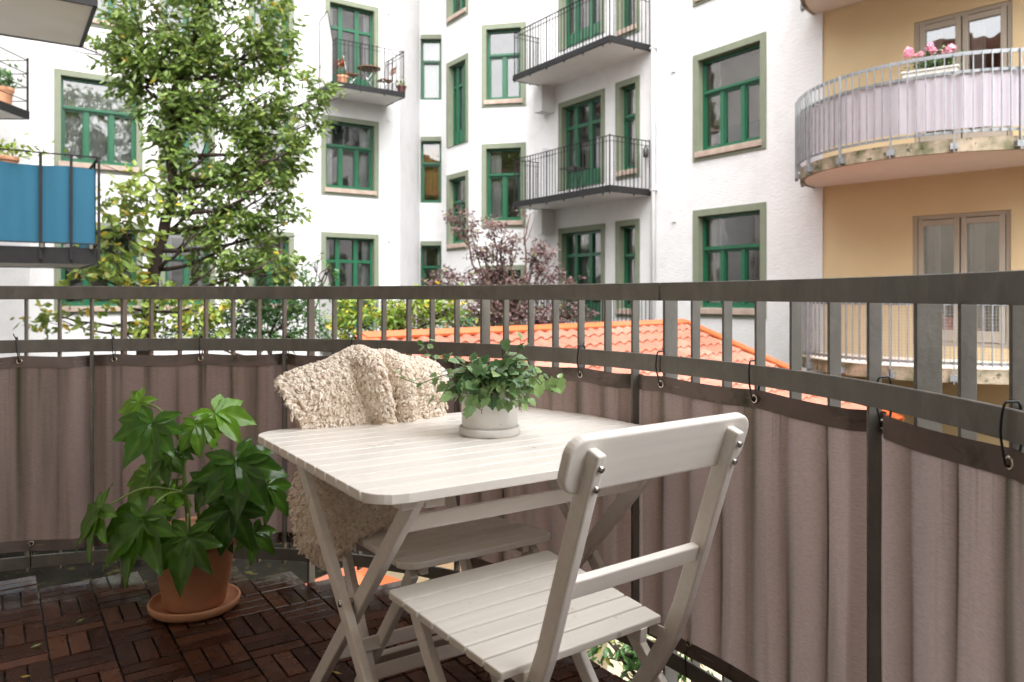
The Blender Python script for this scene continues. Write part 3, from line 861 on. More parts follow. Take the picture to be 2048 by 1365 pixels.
# deck of basket-weave wooden tiles
ta = radians(34); tu = Vector((cos(ta), sin(ta), 0)); tv = Vector((sin(ta), -cos(ta), 0))
Mt = Matrix((tu, tv, Vector((0,0,1)))).transposed()
dk = MB(); B_ = .17; rd_ = random.Random(21)
def inside(p, m):
    q = p - BC
    if q.dot(nW) < 0: return abs(q.dot(dW)) < BR - m and (p.dot(nW) > -.10)
    return q.length < BR - m
for i in range(-24, 24):
    for j in range(-34, 14):
        u0, v0 = .1424 + i*B_, -2.711 + j*B_
        cs = [tu*(u0+a) + tv*(v0+b) for a in (0, B_) for b in (0, B_)]
        if not inside((cs[0]+cs[3])/2, .03): continue
        vert = (i + j) % 2 == 1
        for k in range(3):
            wv = rd_.random()**1.4
            s = B_/3; o = (k+.5)*s
            c = tu*(u0 + (o if vert else B_/2)) + tv*(v0 + (B_/2 if vert else o)) + Vector((0,0,-.008 + rd_.uniform(-.0012,.0012)))
            dims = ((s-.006), B_-.0065, .016) if vert else (B_-.0065, (s-.006), .016)
            Rt = Matrix.Rotation(rd_.uniform(-.006,.006), 3, 'X') @ Matrix.Rotation(rd_.uniform(-.006,.006), 3, 'Y')
            dk.box(c, dims, Mt @ Rt, wv)
tag(dk.obj('deck', M['deck'], bevel=.001, seg=1), kind='structure')
sb = MB(); out = []
for a in range(-60, 136, 3):
    p = bp(a + 18, BR-.16)
    out.append((p.x, p.y))
w0 = nW*-.12
pl = [BC + dW*(BR-.16) , BC - dW*(BR-.16)]
arc = [(BC + dW*(cos(radians(t))*(BR-.12)) + nW*(sin(radians(t))*(BR-.12))) for t in range(0, 181, 4)]
base = [arc[-1] - nW*(arc[-1].dot(nW)+.12), arc[0] - nW*(arc[0].dot(nW)+.12)]
outl_ = [(p.x, p.y) for p in arc + base]
sb.prism(outl_, -.20, -.018)
tag(sb.obj('balcony_slab', M['slab']), kind='structure')
# fallen leaves and litter on the deck
fl = MB()
def leaf_quad(mb, c, ax, nrm, L, wd, col, fold=.18):
    ax = ax.normalized(); s = nrm.cross(ax)
    if s.length < 1e-5: s = ax.orthogonal()
    s.normalize(); n = ax.cross(s)
    if n.dot(nrm) < 0: n = -n
    b = c; t = c + ax*L; m = c + ax*(L*.5) - n*(fold*wd); l = c + ax*(L*.45) + s*wd/2; r = c + ax*(L*.45) - s*wd/2
    l2 = c + ax*(L*.75) + s*wd*.34; r2 = c + ax*(L*.75) - s*wd*.34; m2 = c + ax*(L*.78) - n*(fold*wd*.7)
    mb.add([b, l, r, m, l2, r2, m2, t], [(0,3,1),(0,2,3),(1,3,6,4),(3,2,5,6),(4,6,7),(6,5,7)], col)
for px, py, c in ((684,1352,.99),(40,1358,.96),(150,1250,.2),(930,1240,.97),(60,1300,.5)):
    Y = 1.1*1540/(py-592); p = Vector((ray(px)*Y, Y, .006))
    leaf_quad(fl, p, Vector((rd_.uniform(-1,1), rd_.uniform(-1,1), .1)), Vector((0,0,1)), .035, .014, c)
tag(fl.obj('fallen_leaves', M['leafy']), kind='stuff')

# own building: unseen wall at our back and balcony above, paled to bounce light
own = thing('home_building', 'pale cream rendered wall and upper balcony slab of the building this balcony belongs to', 'building')
om = MB()
def ow(s, z, o=0): return nW*(-.12+o) + dW*s + Vector((0,0,z))
for (s0, s1, z0, z1) in ((-12, -1.0, GZ, 7), (1.0, 12, GZ, 7), (-1.0, 1.0, 2.3, 7), (-1.0, 1.0, GZ, -.05)):
    om.quad(ow(s0,z0), ow(s1,z0), ow(s1,z1), ow(s0,z1))
om.quad(ow(-12,GZ), ow(-12,GZ,-9), ow(-12,7,-9), ow(-12,7)); om.quad(ow(12,GZ), ow(12,7), ow(12,7,-9), ow(12,GZ,-9))
om.quad(ow(-12,10), ow(12,7), ow(12,7,-9), ow(-12,10,-9)); om.quad(ow(-12,GZ,-9), ow(-12,7,-9), ow(12,7,-9), ow(12,GZ,-9))
om.obj('wall', M['homewall'], own)
om = MB()
for q in ((-1.0,-.93,-.05,2.3),(.93,1.0,-.05,2.3),(-.04,.04,-.05,2.3)):
    om.beam(ow((q[0]+q[1])/2, q[2], -.05), ow((q[0]+q[1])/2, q[3], -.05), .07, .06, dW)
om.obj('balcony_door', M['beigeframe'], own)
om = MB(); om.quad(ow(-1,-.05,-.07), ow(1,-.05,-.07), ow(1,2.3,-.07), ow(-1,2.3,-.07)); om.obj('pane', M['interior'], own)
om = MB(); om.prism([(p.x, p.y) for p in [(BC + dW*(cos(radians(t))*BR) + nW*(sin(radians(t))*BR)) for t in range(0,181,4)] + base], 3.0, 3.18)
om.obj('upper_balcony', M['plaster'], own)
om = MB(); A_, B2 = ow(-12.3,7,.6), ow(12.3,7,.6); C_, D_ = ow(12.3,9,-4.5), ow(-12.3,9,-4.5)
om.quad(A_, B2, C_, D_); om.quad(D_, C_, ow(12.3,7,-9.6), ow(-12.3,7,-9.6)); om.obj('roof', M['redroof'], own)

# railing
rail = thing('balcony_railing', 'weathered grey steel railing curving round the wooden deck in the foreground', 'railing')
bars = [110.1,106.8,103.5,100.2,97.1,93.9,90.9,87.7,84.6,81.5,78.4,75.3,72.1,69.,65.8,62.8,59.6,56.2,53.3,50.1,47.,43.8,40.5,37.2,33.4,30.2,26.7,23.2,19.6,15.9,12.3,8.3,4.9,1.3]
idx = list(range(len(bars)))
bars = [110.1+3.3*k for k in (6,5,4,3,2,1)] + bars + [1.3-3.4*k for k in (1,2,3,4,5,6,7,8)]
first = -6
upv = Vector((0,0,1))
def ring(mb, a0, a1, r0, r1, z0, z1, step=1.5, col=None):
    n = max(2, int(abs(a1-a0)/step)); vs = []
    for i in range(n+1):
        a = a0 + (a1-a0)*i/n
        vs += [bp(a, r0, z0), bp(a, r1, z0), bp(a, r1, z1), bp(a, r0, z1)]
    fs = [(0,1,2,3), tuple(n*4+j for j in (3,2,1,0))]
    for i in range(n):
        for j in range(4): k = (j+1)%4; fs.append((i*4+j, i*4+4+j, i*4+4+k, i*4+k))
    mb.add(vs, fs, col)
AS = ang_px(1320)
def rail_set(name, z0, z1, r0=BR, r1=BR+.009):
    for (a, b) in ((-28, AS-.06), (AS+.06, 132)):
        m = MB(); ring(m, a, b, r0, r1, z0, z1); m.obj(name, M['rail'], rail, bevel=.0015, seg=1)
rail_set('handrail', 1.086, 1.138, BR-.002, BR+.011)
rail_set('middle_rail', .880, .930)
rail_set('bottom_rail', .048, .095)
for n_, a in enumerate(bars):
    i = n_ + first
    m = MB(); wide = i % 7 == 3; rr0 = BR + .0115; w_ = .052 if wide else .030; t_ = .010 if wide else .008
    c = bp(a, rr0 + w_/2, 0)
    z0 = -.16 if wide else .03
    rad = Vector((cos(radians(a)), sin(radians(a)), 0))
    m.beam(c + upv*z0, c + upv*1.112, w_, t_, rad)
    m.obj('post' if wide else 'baluster', M['rail'], rail, bevel=.001, seg=1)

# privacy screen
scr = thing('privacy_screen', 'mauve woven balcony screen tied under the middle rail with black cable ties', 'balcony screen')
tiepx = [38,228,401,563,704,866,1010,1158,1321,1508,1748,2014]
ties = [ang_px(p) for p in tiepx]; ties = [ties[0]+5.3*k for k in (3,2,1)] + ties + [ties[-1]-6*k for k in (1,2,3)]
fronts = [a for n_, a in enumerate(bars) if (n_+first) % 7 == 2]
def frad(a):
    r = BR + .0095
    # cloth passes behind every seventh bar, else lies inside the bars
    for f_ in fronts:
        d = abs(a - f_)
        if d < 1.7: r = max(r, BR + .0095 + .036*(.5+.5*cos(pi*d/1.7))**.7)
    # slack: soft bellies between the bars and slight waves
    # pulled over each bar, slack in the bays between
    for q in range(len(bars)-1):
        if bars[q] >= a >= bars[q+1]:
            t = (bars[q]-a)/(bars[q]-bars[q+1]); amp = .0003 + .0016*(.5+.5*sin(q*2.3+1)); g0 = .0045*(.5+.5*sin(q*1.7+2)); g1 = .0045*(.5+.5*sin((q+1)*1.7+2)); r += amp*sin(pi*t) - (g0*(1-t) + g1*t); break
    r += -.0008*(1+sin(a*.83+.9*sin(a*.23)))
    return r
def ztop(a):
    s = sorted(ties); 
    for q in range(len(s)-1):
        if s[q] <= a <= s[q+1]:
            t = (a-s[q])/(s[q+1]-s[q]); return .868 - .007*sin(pi*t)
    return .86
def sheet(z_lo, z_hi, nz, off, a0=-27, a1=131, step=.25):
    vs = []; n = int((a1-a0)/step)
    for i in range(n+1):
        a = a0 + (a1-a0)*i/n
        for j in range(nz+1):
            t = j/nz; z = z_lo(a)*(1-t) + z_hi(a)*t
            r = frad(a) + off
            r += .003*sin(a*.7 + z*5)*(t*(1-t)*4)
            vs.append(bp(a, r, z))
    fs = [(i*(nz+1)+j, (i+1)*(nz+1)+j, (i+1)*(nz+1)+j+1, i*(nz+1)+j+1) for i in range(n) for j in range(nz)]
    return vs, fs
zb_ = lambda a: .112 + .006*sin(a*.35)
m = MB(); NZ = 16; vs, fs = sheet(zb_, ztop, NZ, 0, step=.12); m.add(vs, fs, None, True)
rmark = random.Random(40); bar_d = {b_: rmark.uniform(.05, .75) for b_ in bars}; tie_d = {t_: rmark.uniform(.45, 1.0) for t_ in ties}  # darker lines along the bars, dirt streaks below the ties
drips = [(rmark.uniform(-25, 128), rmark.uniform(.25, .8), rmark.uniform(.05, .16)) for _ in range(120)]
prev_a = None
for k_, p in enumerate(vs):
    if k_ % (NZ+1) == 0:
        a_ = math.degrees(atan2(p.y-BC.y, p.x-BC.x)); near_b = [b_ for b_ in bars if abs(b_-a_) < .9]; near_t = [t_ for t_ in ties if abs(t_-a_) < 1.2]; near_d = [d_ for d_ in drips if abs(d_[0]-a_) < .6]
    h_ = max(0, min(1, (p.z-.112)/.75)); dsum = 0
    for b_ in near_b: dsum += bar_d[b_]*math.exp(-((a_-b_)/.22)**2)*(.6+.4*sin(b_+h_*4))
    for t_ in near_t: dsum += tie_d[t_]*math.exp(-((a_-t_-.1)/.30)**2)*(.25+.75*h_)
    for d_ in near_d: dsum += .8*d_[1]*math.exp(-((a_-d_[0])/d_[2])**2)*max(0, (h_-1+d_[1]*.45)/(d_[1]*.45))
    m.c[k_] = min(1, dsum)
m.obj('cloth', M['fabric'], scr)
m = MB(); vs, fs = sheet(lambda a: ztop(a)-.043, lambda a: ztop(a)+.001, 2, -.0022); m.add(vs, fs, None, True)
vs, fs = sheet(lambda a: ztop(a)-.043, lambda a: ztop(a)+.001, 2, .0022); m.add(vs, fs, None, True)
m.obj('hem', M['hem'], scr)
m = MB(); vs, fs = sheet(lambda a: zb_(a)-.002, lambda a: zb_(a)+.04, 2, -.0022); m.add(vs, fs, None, True); m.obj('hem', M['hem'], scr)
rz = random.Random(4)
def eyelet(a, z):
    c = bp(a, frad(a)-.004, z); rad = Vector((cos(radians(a)), sin(radians(a)), 0)); tan = Vector((-rad.y, rad.x, 0)); m = MB()
    N1, N2 = 20, 6; vs = []
    for i in range(N1):
        t = 2*pi*i/N1; e = tan*cos(t) + upv*sin(t)
        for j in range(N2):
            s = 2*pi*j/N2; vs.append(c + e*(.0085 + .0035*cos(s)) - rad*(.0022*sin(s)))
    m.add(vs, [(i*N2+j, ((i+1)%N1)*N2+j, ((i+1)%N1)*N2+(j+1)%N2, i*N2+(j+1)%N2) for i in range(N1) for j in range(N2)], None, True)
    return m.obj('eyelet', M['brass'], scr), c, rad, tan
for a in ties:
    z = ztop(a) - .021
    o, c, rad, tan = eyelet(a, z)
    m = MB(); pts = []; lean = rz.uniform(-.012, .012); bow = rz.uniform(.004, .014)
    ps = [(-.006,0,-.003),(-.010,.25,.02),(-.010-bow*.6,.5,.05),(-.006-bow*.3,.9,.088),(.004,1,.0925),(.016,1,.090),(.020,.8,.06),(.018,.4,.025),(.010,.1,.0),(-.002,0,-.005),(-.006,0,-.003)]
    for (r_, l_, z_) in ps: pts.append(c + rad*r_ + tan*(lean*l_) + upv*z_)
    sm = []
    for k in range(len(pts)-1):
        p0, p1, p2, p3 = pts[max(k-1,0)], pts[k], pts[k+1], pts[min(k+2, len(pts)-1)]
        for q in range(4):
            t = q/4; sm.append(.5*((2*p1)+(p2-p0)*t+(2*p0-5*p1+4*p2-p3)*t*t+(3*p1-p0-3*p2+p3)*t**3))
    sm.append(pts[-1])
    m.tube(sm, .0022, 6); m.tube([c+rad*.018+tan*(lean*.9)+upv*.075, c+rad*.03+tan*(lean*.9+.018)+upv*.105], .002, 5)
    m.box(c+rad*.018+tan*lean*.9+upv*.075, (.006,.006,.006))
    m.obj('cable_tie', M['tie'], scr)
for px in (62, 333, 575, 820, 1375, 1700):
    a = ang_px(px); z = .142
    o, c, rad, tan = eyelet(a, z); m = MB()
    m.tube([c-rad*.004-upv*.004, c-rad*.012-upv*.03, c-rad*.010-upv*.085, c+rad*.02-upv*.088, c+rad*.02-upv*.03, c+rad*.004], .0022, 6)
    m.obj('cable_tie', M['tie'], scr)

# ================================================================== FURNITURE
TA = radians(33.5)
table = thing('folding_table', 'white slatted wooden folding table with crossed legs between two chairs', 'table', (-.0815, 2.067, 0), TA)
# local: x along the slats, y away from the viewer
TU, TV, TZ, CR = .4935, .421, .72, .075
def half_u(v):
    a = TV - abs(v)
    if a >= CR: return TU
    return TU - CR + sqrt(max(0, CR*CR - (CR-a)**2))
NS = 13; sw = 2*TV/NS
for k in range(NS):
    v0, v1 = -TV + k*sw + (.0036 if k else 0), -TV + (k+1)*sw - (.0036 if k < NS-1 else 0)
    n = 8 if k in (0, 1, NS-2, NS-1) else 1
    vv = [v0 + (v1-v0)*i/n for i in range(n+1)]
    pts = [(half_u(v), v) for v in vv] + [(-half_u(v), v) for v in reversed(vv)]
    m = MB(); m.prism(pts, TZ-.021, TZ)
    m.obj('tabletop_slat', M['white'], table, bevel=.0022)
for sx in (-1, 1):
    m = MB(); m.box((-.335 if sx < 0 else .275, 0, TZ-.021-.016), (.045, .74, .030)); m.box((sx*.40, -.30, TZ-.021-.013), (.03, .16, .024)); m.box((sx*.40, .27, TZ-.021-.013), (.03, .16, .024))
    m.obj('batten', M['white'], table, bevel=.002)
    A = MB(); xa = -.398 if sx < 0 else .345; A.beam((xa, .33, .70), (xa, -.425, 0), .022, .040, (1,0,0)); A.obj('leg', M['white'], table, bevel=.004)
    B = MB(); xb = -.368 if sx < 0 else .312; B.beam((xb, -.36, .70), (xb, .30, 0), .022, .040, (1,0,0)); B.obj('leg', M['white'], table, bevel=.004)
    m = MB()
    for px_ in (xa + sx*.012,):
        m.tube([(px_-sx*.04, -.035, .375), (px_+sx*.003, -.035, .375)], .008, 12)
    m.obj('bolt', M['steel'], table)
m = MB(); m.beam((-.36, -.27, .612), (.303, -.27, .612), .034, .020, (0,.15,1)); m.obj('stretcher', M['white'], table, bevel=.003)
m = MB(); m.beam((-.36, .125, .186), (.303, .125, .186), .034, .020, (0,.3,1)); m.obj('stretcher', M['white'], table, bevel=.003)

def make_chair(label, loc, rz, group, R=.05):
    t = thing('folding_chair', label, 'chair', loc, rz, group)
    wm_ = M['white']
    ux = .178
    for sx in (-1, 1):
        m = MB()
        m.sweep([(sx*ux, -.178, .848), (sx*ux, -.052, .47), (sx*ux, -.024, .405), (sx*ux, .02, .33), (sx*ux, .235, 0)], .021, .038, (1,0,0))
        m.obj('leg', wm_, t, bevel=.004)
        m = MB()
        lx = sx*.158 - .035 + sx*.022
        m.sweep([(lx, .345, .425), (lx, .30, .36), (lx, .0, 0)], .020, .036, (1,0,0))
        m.obj('leg', wm_, t, bevel=.004)
        # screws on the back and pivots on the side
        m = MB()
        for z in (.825, .79):
            yb = -.178 + (.848-z)/.378*.126
            m = MB(); m.tube([(sx*ux, yb-.012, z-.003), (sx*ux, yb-.0235, z-.007)], .0058, 12); m.obj('screw', M['steel'], t)
        m = MB(); m.tube([(sx*ux, -.018, .405), (sx*(ux+.013), -.018, .405)], .006, 12)
        m.obj('bolt', M['steel'], t); m = MB()
        m.tube([(lx+sx*.008, .135, .163), (lx+sx*.016, .135, .163)], .008, 12)
        m.obj('bolt', M['steel'], t); m = MB(); m.tube([(sx*ux-.014, .128, .163), (sx*ux+.014, .128, .163)], .007, 12)
        m.obj('bolt', M['steel'], t)
        m = MB(); m.box((sx*(ux-.0135), .004, .402), (.003, .045, .026)); pass
        m.obj('bracket', M['white'], t)
        m = MB(); rx = sx*.150 - .03; m.beam((rx, .0, .405), (rx, .36, .432), .020, .030, (1,0,0)); m.obj('seat_rail', wm_, t, bevel=.002)
    # backrest plank
    tilt = atan2(.126, .378)
    L, H, r = .466, .104, .034; pts = []
    for cx_, cy_, a0 in ((L/2-r, H/2-r, 0), (-L/2+r, H/2-r, 90), (-L/2+r, -H/2+r, 180), (L/2-r, -H/2+r, 270)):
        for q in range(0, 91, 15): a = radians(a0+q); pts.append((cx_+r*cos(a), cy_+r*sin(a)))
    Mx = Matrix.Translation((.008, -.150, .822)) @ Matrix.Rotation(tilt, 4, 'X') @ Matrix.Rotation(radians(90), 4, 'X')
    m = MB(); m.prism(pts, -.011, .011, Mx); m.obj('backrest', wm_, t, bevel=.006, seg=3)
    # slats
    n = 7; d = .39/n
    for k in range(n):
        y0 = .0 + k*d; y1 = y0 + d - .005
        last = k == n-1
        if last: y1 += .012
        hw = lambda y: .206 + .018*(y/.39)
        if last:
            pts = []
            w1 = hw(y1)
            pts = [(-hw(y0), y0), (hw(y0), y0)] + [(w1-R+R*cos(radians(q)), y1-R+R*sin(radians(q))) for q in range(0, 91, 15)] + [(-w1+R+R*cos(radians(q)), y1-R+R*sin(radians(q))) for q in range(90, 181, 15)]
        else:
            pts = [(-hw(y0), y0), (hw(y0), y0), (hw(y1), y1), (-hw(y1), y1)]
        S = Matrix.Translation((-.035, 0, .425)) @ Matrix.Rotation(atan2(.027, .37), 4, 'X')
        m = MB(); m.prism(pts, -.008, .009, S); m.obj('seat_slat', M['seatwhite'], t, bevel=.003)
    m = MB(); m.beam((-ux+.01, -.092, .592), (ux-.01, -.092, .592), .036, .018, (0,-.3,1)); m.obj('stretcher', wm_, t, bevel=.003)
    m = MB(); m.beam((-ux+.01, .165, .11), (ux-.01, .165, .11), .036, .018, (0,-.6,1)); m.obj('stretcher', wm_, t, bevel=.003)
    m = MB(); m.beam((-.2, .072, .10), (.135, .072, .10), .034, .018, (0,.6,1)); m.obj('stretcher', wm_, t, bevel=.003)
    return t
make_chair('white slatted folding chair seen from behind in the right foreground, its seat empty', (.1735, 1.504, 0), radians(36.5), 'white folding chairs at the table', R=.012)
make_chair('white slatted folding chair behind the table with a sheepskin over its backrest', (-.312, 2.252, 0), radians(213.5), 'white folding chairs at the table')

# ------------------------------------------------------------------ sheepskin
fu = Vector((.834, .552, 0)); fv = Vector((.552, -.834, 0))
wool = MB(); hide = MB(); rs = random.Random(9)
def catmull(p0, p1, p2, p3, t):
    return .5*((2*p1)+(p2-p0)*t+(2*p0-5*p1+4*p2-p3)*t*t+(3*p1-p0-3*p2+p3)*t**3)
def grid_eval(G, u, v):
    nr_, nc_ = len(G)-1, len(G[0])-1
    a = min(u*nr_, nr_-1e-6); i = int(a); b = min(v*nc_, nc_-1e-6); j = int(b)
    def row(r): 
        r = max(0, min(nr_, r)); g_ = G[r]
        return catmull(g_[max(j-1,0)], g_[j], g_[j+1], g_[min(j+2,nc_)], b-j)
    return catmull(row(i-1), row(i), row(i+1), row(i+2), a-i)
def tuft(p, n, L, r, col):
    """one fat curl of wool: a short rounded coil standing on the skin"""
    n = n.normalized(); a = n.orthogonal().normalized(); a = Quaternion(n, rs.uniform(0, 6.28)) @ a; b = n.cross(a)
    ph = rs.uniform(0, 6.28); turns = rs.uniform(.75, 1.25); cr = r*rs.uniform(.9, 1.3); pts = []; rad = []
    lean = (a*rs.uniform(-.3,.3) + b*rs.uniform(-.3,.3) + Vector((0,0,-.35)))*L
    prof = (.85, 1.0, .95, .85, .62, .25)
    for k in range(6):
        t = k/5; th = ph + turns*2*pi*t; c_ = cr*(1-.45*t)
        pts.append(p + n*(L*(t**.8)) + (a*cos(th)+b*sin(th))*c_ + lean*t*t); rad.append(r*prof[k])
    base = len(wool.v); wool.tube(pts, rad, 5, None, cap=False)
    for k in range(6):
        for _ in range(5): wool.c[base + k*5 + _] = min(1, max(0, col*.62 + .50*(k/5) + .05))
def skin(G, nu, nv, dens, L=(.014,.024), r=.0042, two=False, edge=True):
    pts = [[grid_eval(G, i/nu, j/nv) for j in range(nv+1)] for i in range(nu+1)]
    vs = [p for row in pts for p in row]
    hide.add(vs, [(i*(nv+1)+j, i*(nv+1)+j+1, (i+1)*(nv+1)+j+1, (i+1)*(nv+1)+j) for i in range(nu) for j in range(nv)], None, True)
    for i in range(nu):
        for j in range(nv):
            p00, p01, p10, p11 = pts[i][j], pts[i][j+1], pts[i+1][j], pts[i+1][j+1]
            n = (p01-p00).cross(p10-p00); ar = n.length
            if ar < 1e-9: continue
            n.normalize()
            k = ar*dens; k = int(k) + (rs.random() < k - int(k))
            for _ in range(k):
                a, b = rs.random(), rs.random()
                p = p00*(1-a)*(1-b) + p01*(1-a)*b + p10*a*(1-b) + p11*a*b
                nn_ = n
                if edge:
                    eu = (i+a)/nu; ev = (j+b)/nv
                    if ev < .04: nn_ = (n + (p00-p01).normalized()*1.2).normalized()
                    if ev > .96: nn_ = (n + (p01-p00).normalized()*1.2).normalized()
                    if eu > .96: nn_ = (n + (p10-p00).normalized()*1.2).normalized()
                clump = .5 + .5*sin(p.x*55 + 3*sin(p.z*31))*sin(p.z*48 + 2*sin(p.x*27))
                tuft(p, nn_ + Vector((rs.uniform(-.25,.25), rs.uniform(-.25,.25), rs.uniform(-.25,.25))), rs.uniform(*L)*(.75+.5*clump), r*rs.uniform(.8,1.25), rs.random()*.7 + .3*clump)
fc = Vector((-.403, 2.39, 0))
def fp(s, z, o): return fc + fu*s + fv*o + Vector((0,0,z))
# rows: back flap -> over the top -> down the front; columns left to right, deep folds between
cols = [(-.315,.850,.0),(-.25,.878,.0),(-.17,.902,.01),(-.115,.925,.012),(-.07,.938,.10),(-.025,.918,.006),(.025,.920,.085),(.065,.903,.008),(.12,.895,.012),(.16,.885,.008),(.192,.874,.0)]
edgeL = [0,.012,.055,.095,.125,.15]; edgeR = [0,-.004,-.012,-.022,-.05,-.07]
G1 = []
G1.append([fp(s*.72, z-.15, -.060-.2*o) for s, z, o in cols])
G1.append([fp(s*.90, z-.05, -.048-.2*o) for s, z, o in cols])
G1.append([fp(s, z, -.018+.2*o) for s, z, o in cols])
for r_i, dz in ((1,.045),(2,.12),(3,.20),(4,.28),(5,.36)):
    row = []
    for ci, (s, z, o) in enumerate(cols):
        t = ci/(len(cols)-1)
        s2 = s + edgeL[r_i]*(1-t)**1.5 + edgeR[r_i]*t**2
        fold = o*(.85, .85, .80, .62, .42, .30)[r_i]
        row.append(fp(s2, z-dz, .030 + .9*fold + .010*r_i - (0.02 if (r_i >= 1 and False) else 0)))
    G1.append(row)
G1r = [list(reversed(r)) for r in G1]
skin(G1r, 34, 60, 25000, L=(.011,.022), r=.0056)
# lower part: over the seat and hanging down at the left of the chair
V = lambda x, y, z: Vector((x, y, z))
G2 = [[V(-.60,2.27,.640), V(-.55,2.31,.645), V(-.48,2.36,.640), V(-.40,2.42,.64), V(-.32,2.47,.63)],
      [V(-.615,2.19,.560), V(-.555,2.215,.585), V(-.47,2.27,.55), V(-.39,2.34,.54), V(-.33,2.38,.52)],
      [V(-.595,2.12,.490), V(-.53,2.11,.535), V(-.45,2.16,.500), V(-.38,2.21,.495), V(-.305,2.27,.475)],
      [V(-.575,2.09,.440), V(-.51,2.055,.462), V(-.455,2.075,.462), V(-.40,2.12,.472), V(-.325,2.19,.466)],
      [V(-.555,2.09,.405), V(-.505,2.06,.385), V(-.460,2.055,.405), V(-.43,2.07,.435), V(-.39,2.10,.455)]]
skin(G2, 26, 34, 21000, L=(.011,.020), r=.0056)
# turn normals outward check is unnecessary: curls stand on both faces of the lower part
G3 = [list(reversed(r)) for r in G2]
skin(G3, 20, 26, 21000, L=(.011,.020), r=.0056)
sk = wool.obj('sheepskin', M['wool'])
tag(sk, 'curly beige sheepskin draped over the far chair backrest and hanging past its seat', 'sheepskin')
h = hide.obj('hide', M['hide'], sk)
so = h.modifiers.new('s', 'SOLIDIFY'); so.thickness = .004; so.offset = 0

# ------------------------------------------------------------------ fatsia in a terracotta pot
PC = Vector((-1.12, 2.72, 0))
sc_ = MB(); sc_.lathe([(.10,.004),(.142,.004),(.150,.012),(.154,.030),(.150,.036),(.144,.034),(.138,.016),(.09,.014)], PC, 64)
tag(sc_.obj('saucer', M['terra']), 'round terracotta saucer on the dark deck under the leafy plant', 'saucer')
fat = thing('potted_plant', 'green fatsia with big hand-shaped glossy leaves in a terracotta pot on the deck', 'plant', PC)
m = MB(); m.lathe([(.088,.018),(.098,.017),(.102,.022),(.138,.225),(.141,.232),(.149,.236),(.152,.243),(.152,.275),(.147,.282),(.138,.281),(.134,.272),(.130,.25)], (0,0,0), 64)
m.obj('pot', M['terra'], fat)
m = MB(); m.lathe([(.001,.252),(.06,.256),(.131,.25)], (0,0,0), 40); m.obj('soil', M['soil'], fat)
stem = MB(); leafm = []
def P3(px, py, Y): return Vector((ray(px)*Y, Y, zat(py, Y))) - PC
stem_pts = [P3(377,1058,2.74), P3(374,1010,2.74), P3(369,960,2.74), P3(366,920,2.74), P3(361,880,2.74)]
sp = []
for k in range(4):
    for q in range(4): sp.append(catmull(stem_pts[max(k-1,0)], stem_pts[k], stem_pts[k+1], stem_pts[min(k+2,4)], q/4))
sp.append(stem_pts[-1]); sp[0] = sp[0] + Vector((0,0,-.02))
stem.tube(sp, [.0105 - .005*i/len(sp) for i in range(len(sp))], 8)
s2 = [P3(386,1070,2.78), P3(398,1040,2.78), P3(396,1000,2.77), P3(410,968,2.76)]
stem.tube([s2[0]+Vector((0,0,-.03))]+s2, [.008,.0075,.007,.006,.005], 8)
rf_ = random.Random(13)
def fatsia_leaf(c, nrm, axis, R, nl, hue, droop, name='leaf'):
    nrm = nrm.normalized(); axis = (axis - nrm*axis.dot(nrm)).normalized(); side = nrm.cross(axis)
    m = MB(); span = 132 if nl > 5 else 95
    for li in range(nl):
        t0 = li/(nl-1)*2-1
        ang = radians(t0*span + rf_.uniform(-4,4)); L = R*(1.0 - .38*abs(t0)**1.5)*rf_.uniform(.93,1.06)
        d = axis*cos(ang) + side*sin(ang); q = nrm.cross(d)
        NT, cross = 13, (-1,-.66,-.33,-.05,.05,.33,.66,1); vs = []; cl_ = []
        tw = rf_.uniform(-.25,.25); dr = droop*.72*rf_.uniform(.8,1.25); sw_ = rf_.uniform(-.10,.10)
        for i in range(NT+1):
            t = i/NT
            wdt = L*( .06 + .235*t/.35 if t < .35 else 0)
            if t < .32: hw = L*(.05 + .165*(t/.32))
            else: 
                x = (t-.32)/.68; hw = L*(.215 + .03*sin(pi*min(1, x*1.6)))*(1 - max(0,(x-.12)/.88)**1.7)
            serr = 1 + (.045*sin(i*2.9+li) if i > 5 else 0)
            for cq in cross:
                fold = abs(cq)*hw*.38
                z = -dr*L*t*t*.30 + fold*(1-.5*t) + .012*L*sin(t*22+abs(cq)*2.2)*abs(cq) + .035*L*sin(t*5+li*1.3)*cq
                p = c + d*(L*t*(1-.12*dr*t*t)) + q*(cq*hw*serr + sw_*L*t*t) + nrm*(z + tw*cq*hw*t) - Vector((0,0,1))*(dr*.30*L*t*t)
                vs.append(p)
                v_ = hue + (.20 if abs(cq) < .1 else 0) + .07*max(0, sin(t*30-abs(cq)*4.0))**2 + .10*(rf_.random()-.5)*.4
                cl_.append(min(.92, max(0, v_)))
        k = len(cross); b0 = len(m.v)
        m.add(vs, [(i*k+j, i*k+j+1, (i+1)*k+j+1, (i+1)*k+j) for i in range(NT) for j in range(k-1)], None, True)
        for a, val in enumerate(cl_): m.c[b0+a] = val
    return m.obj(name, M['fatsia'], fat)
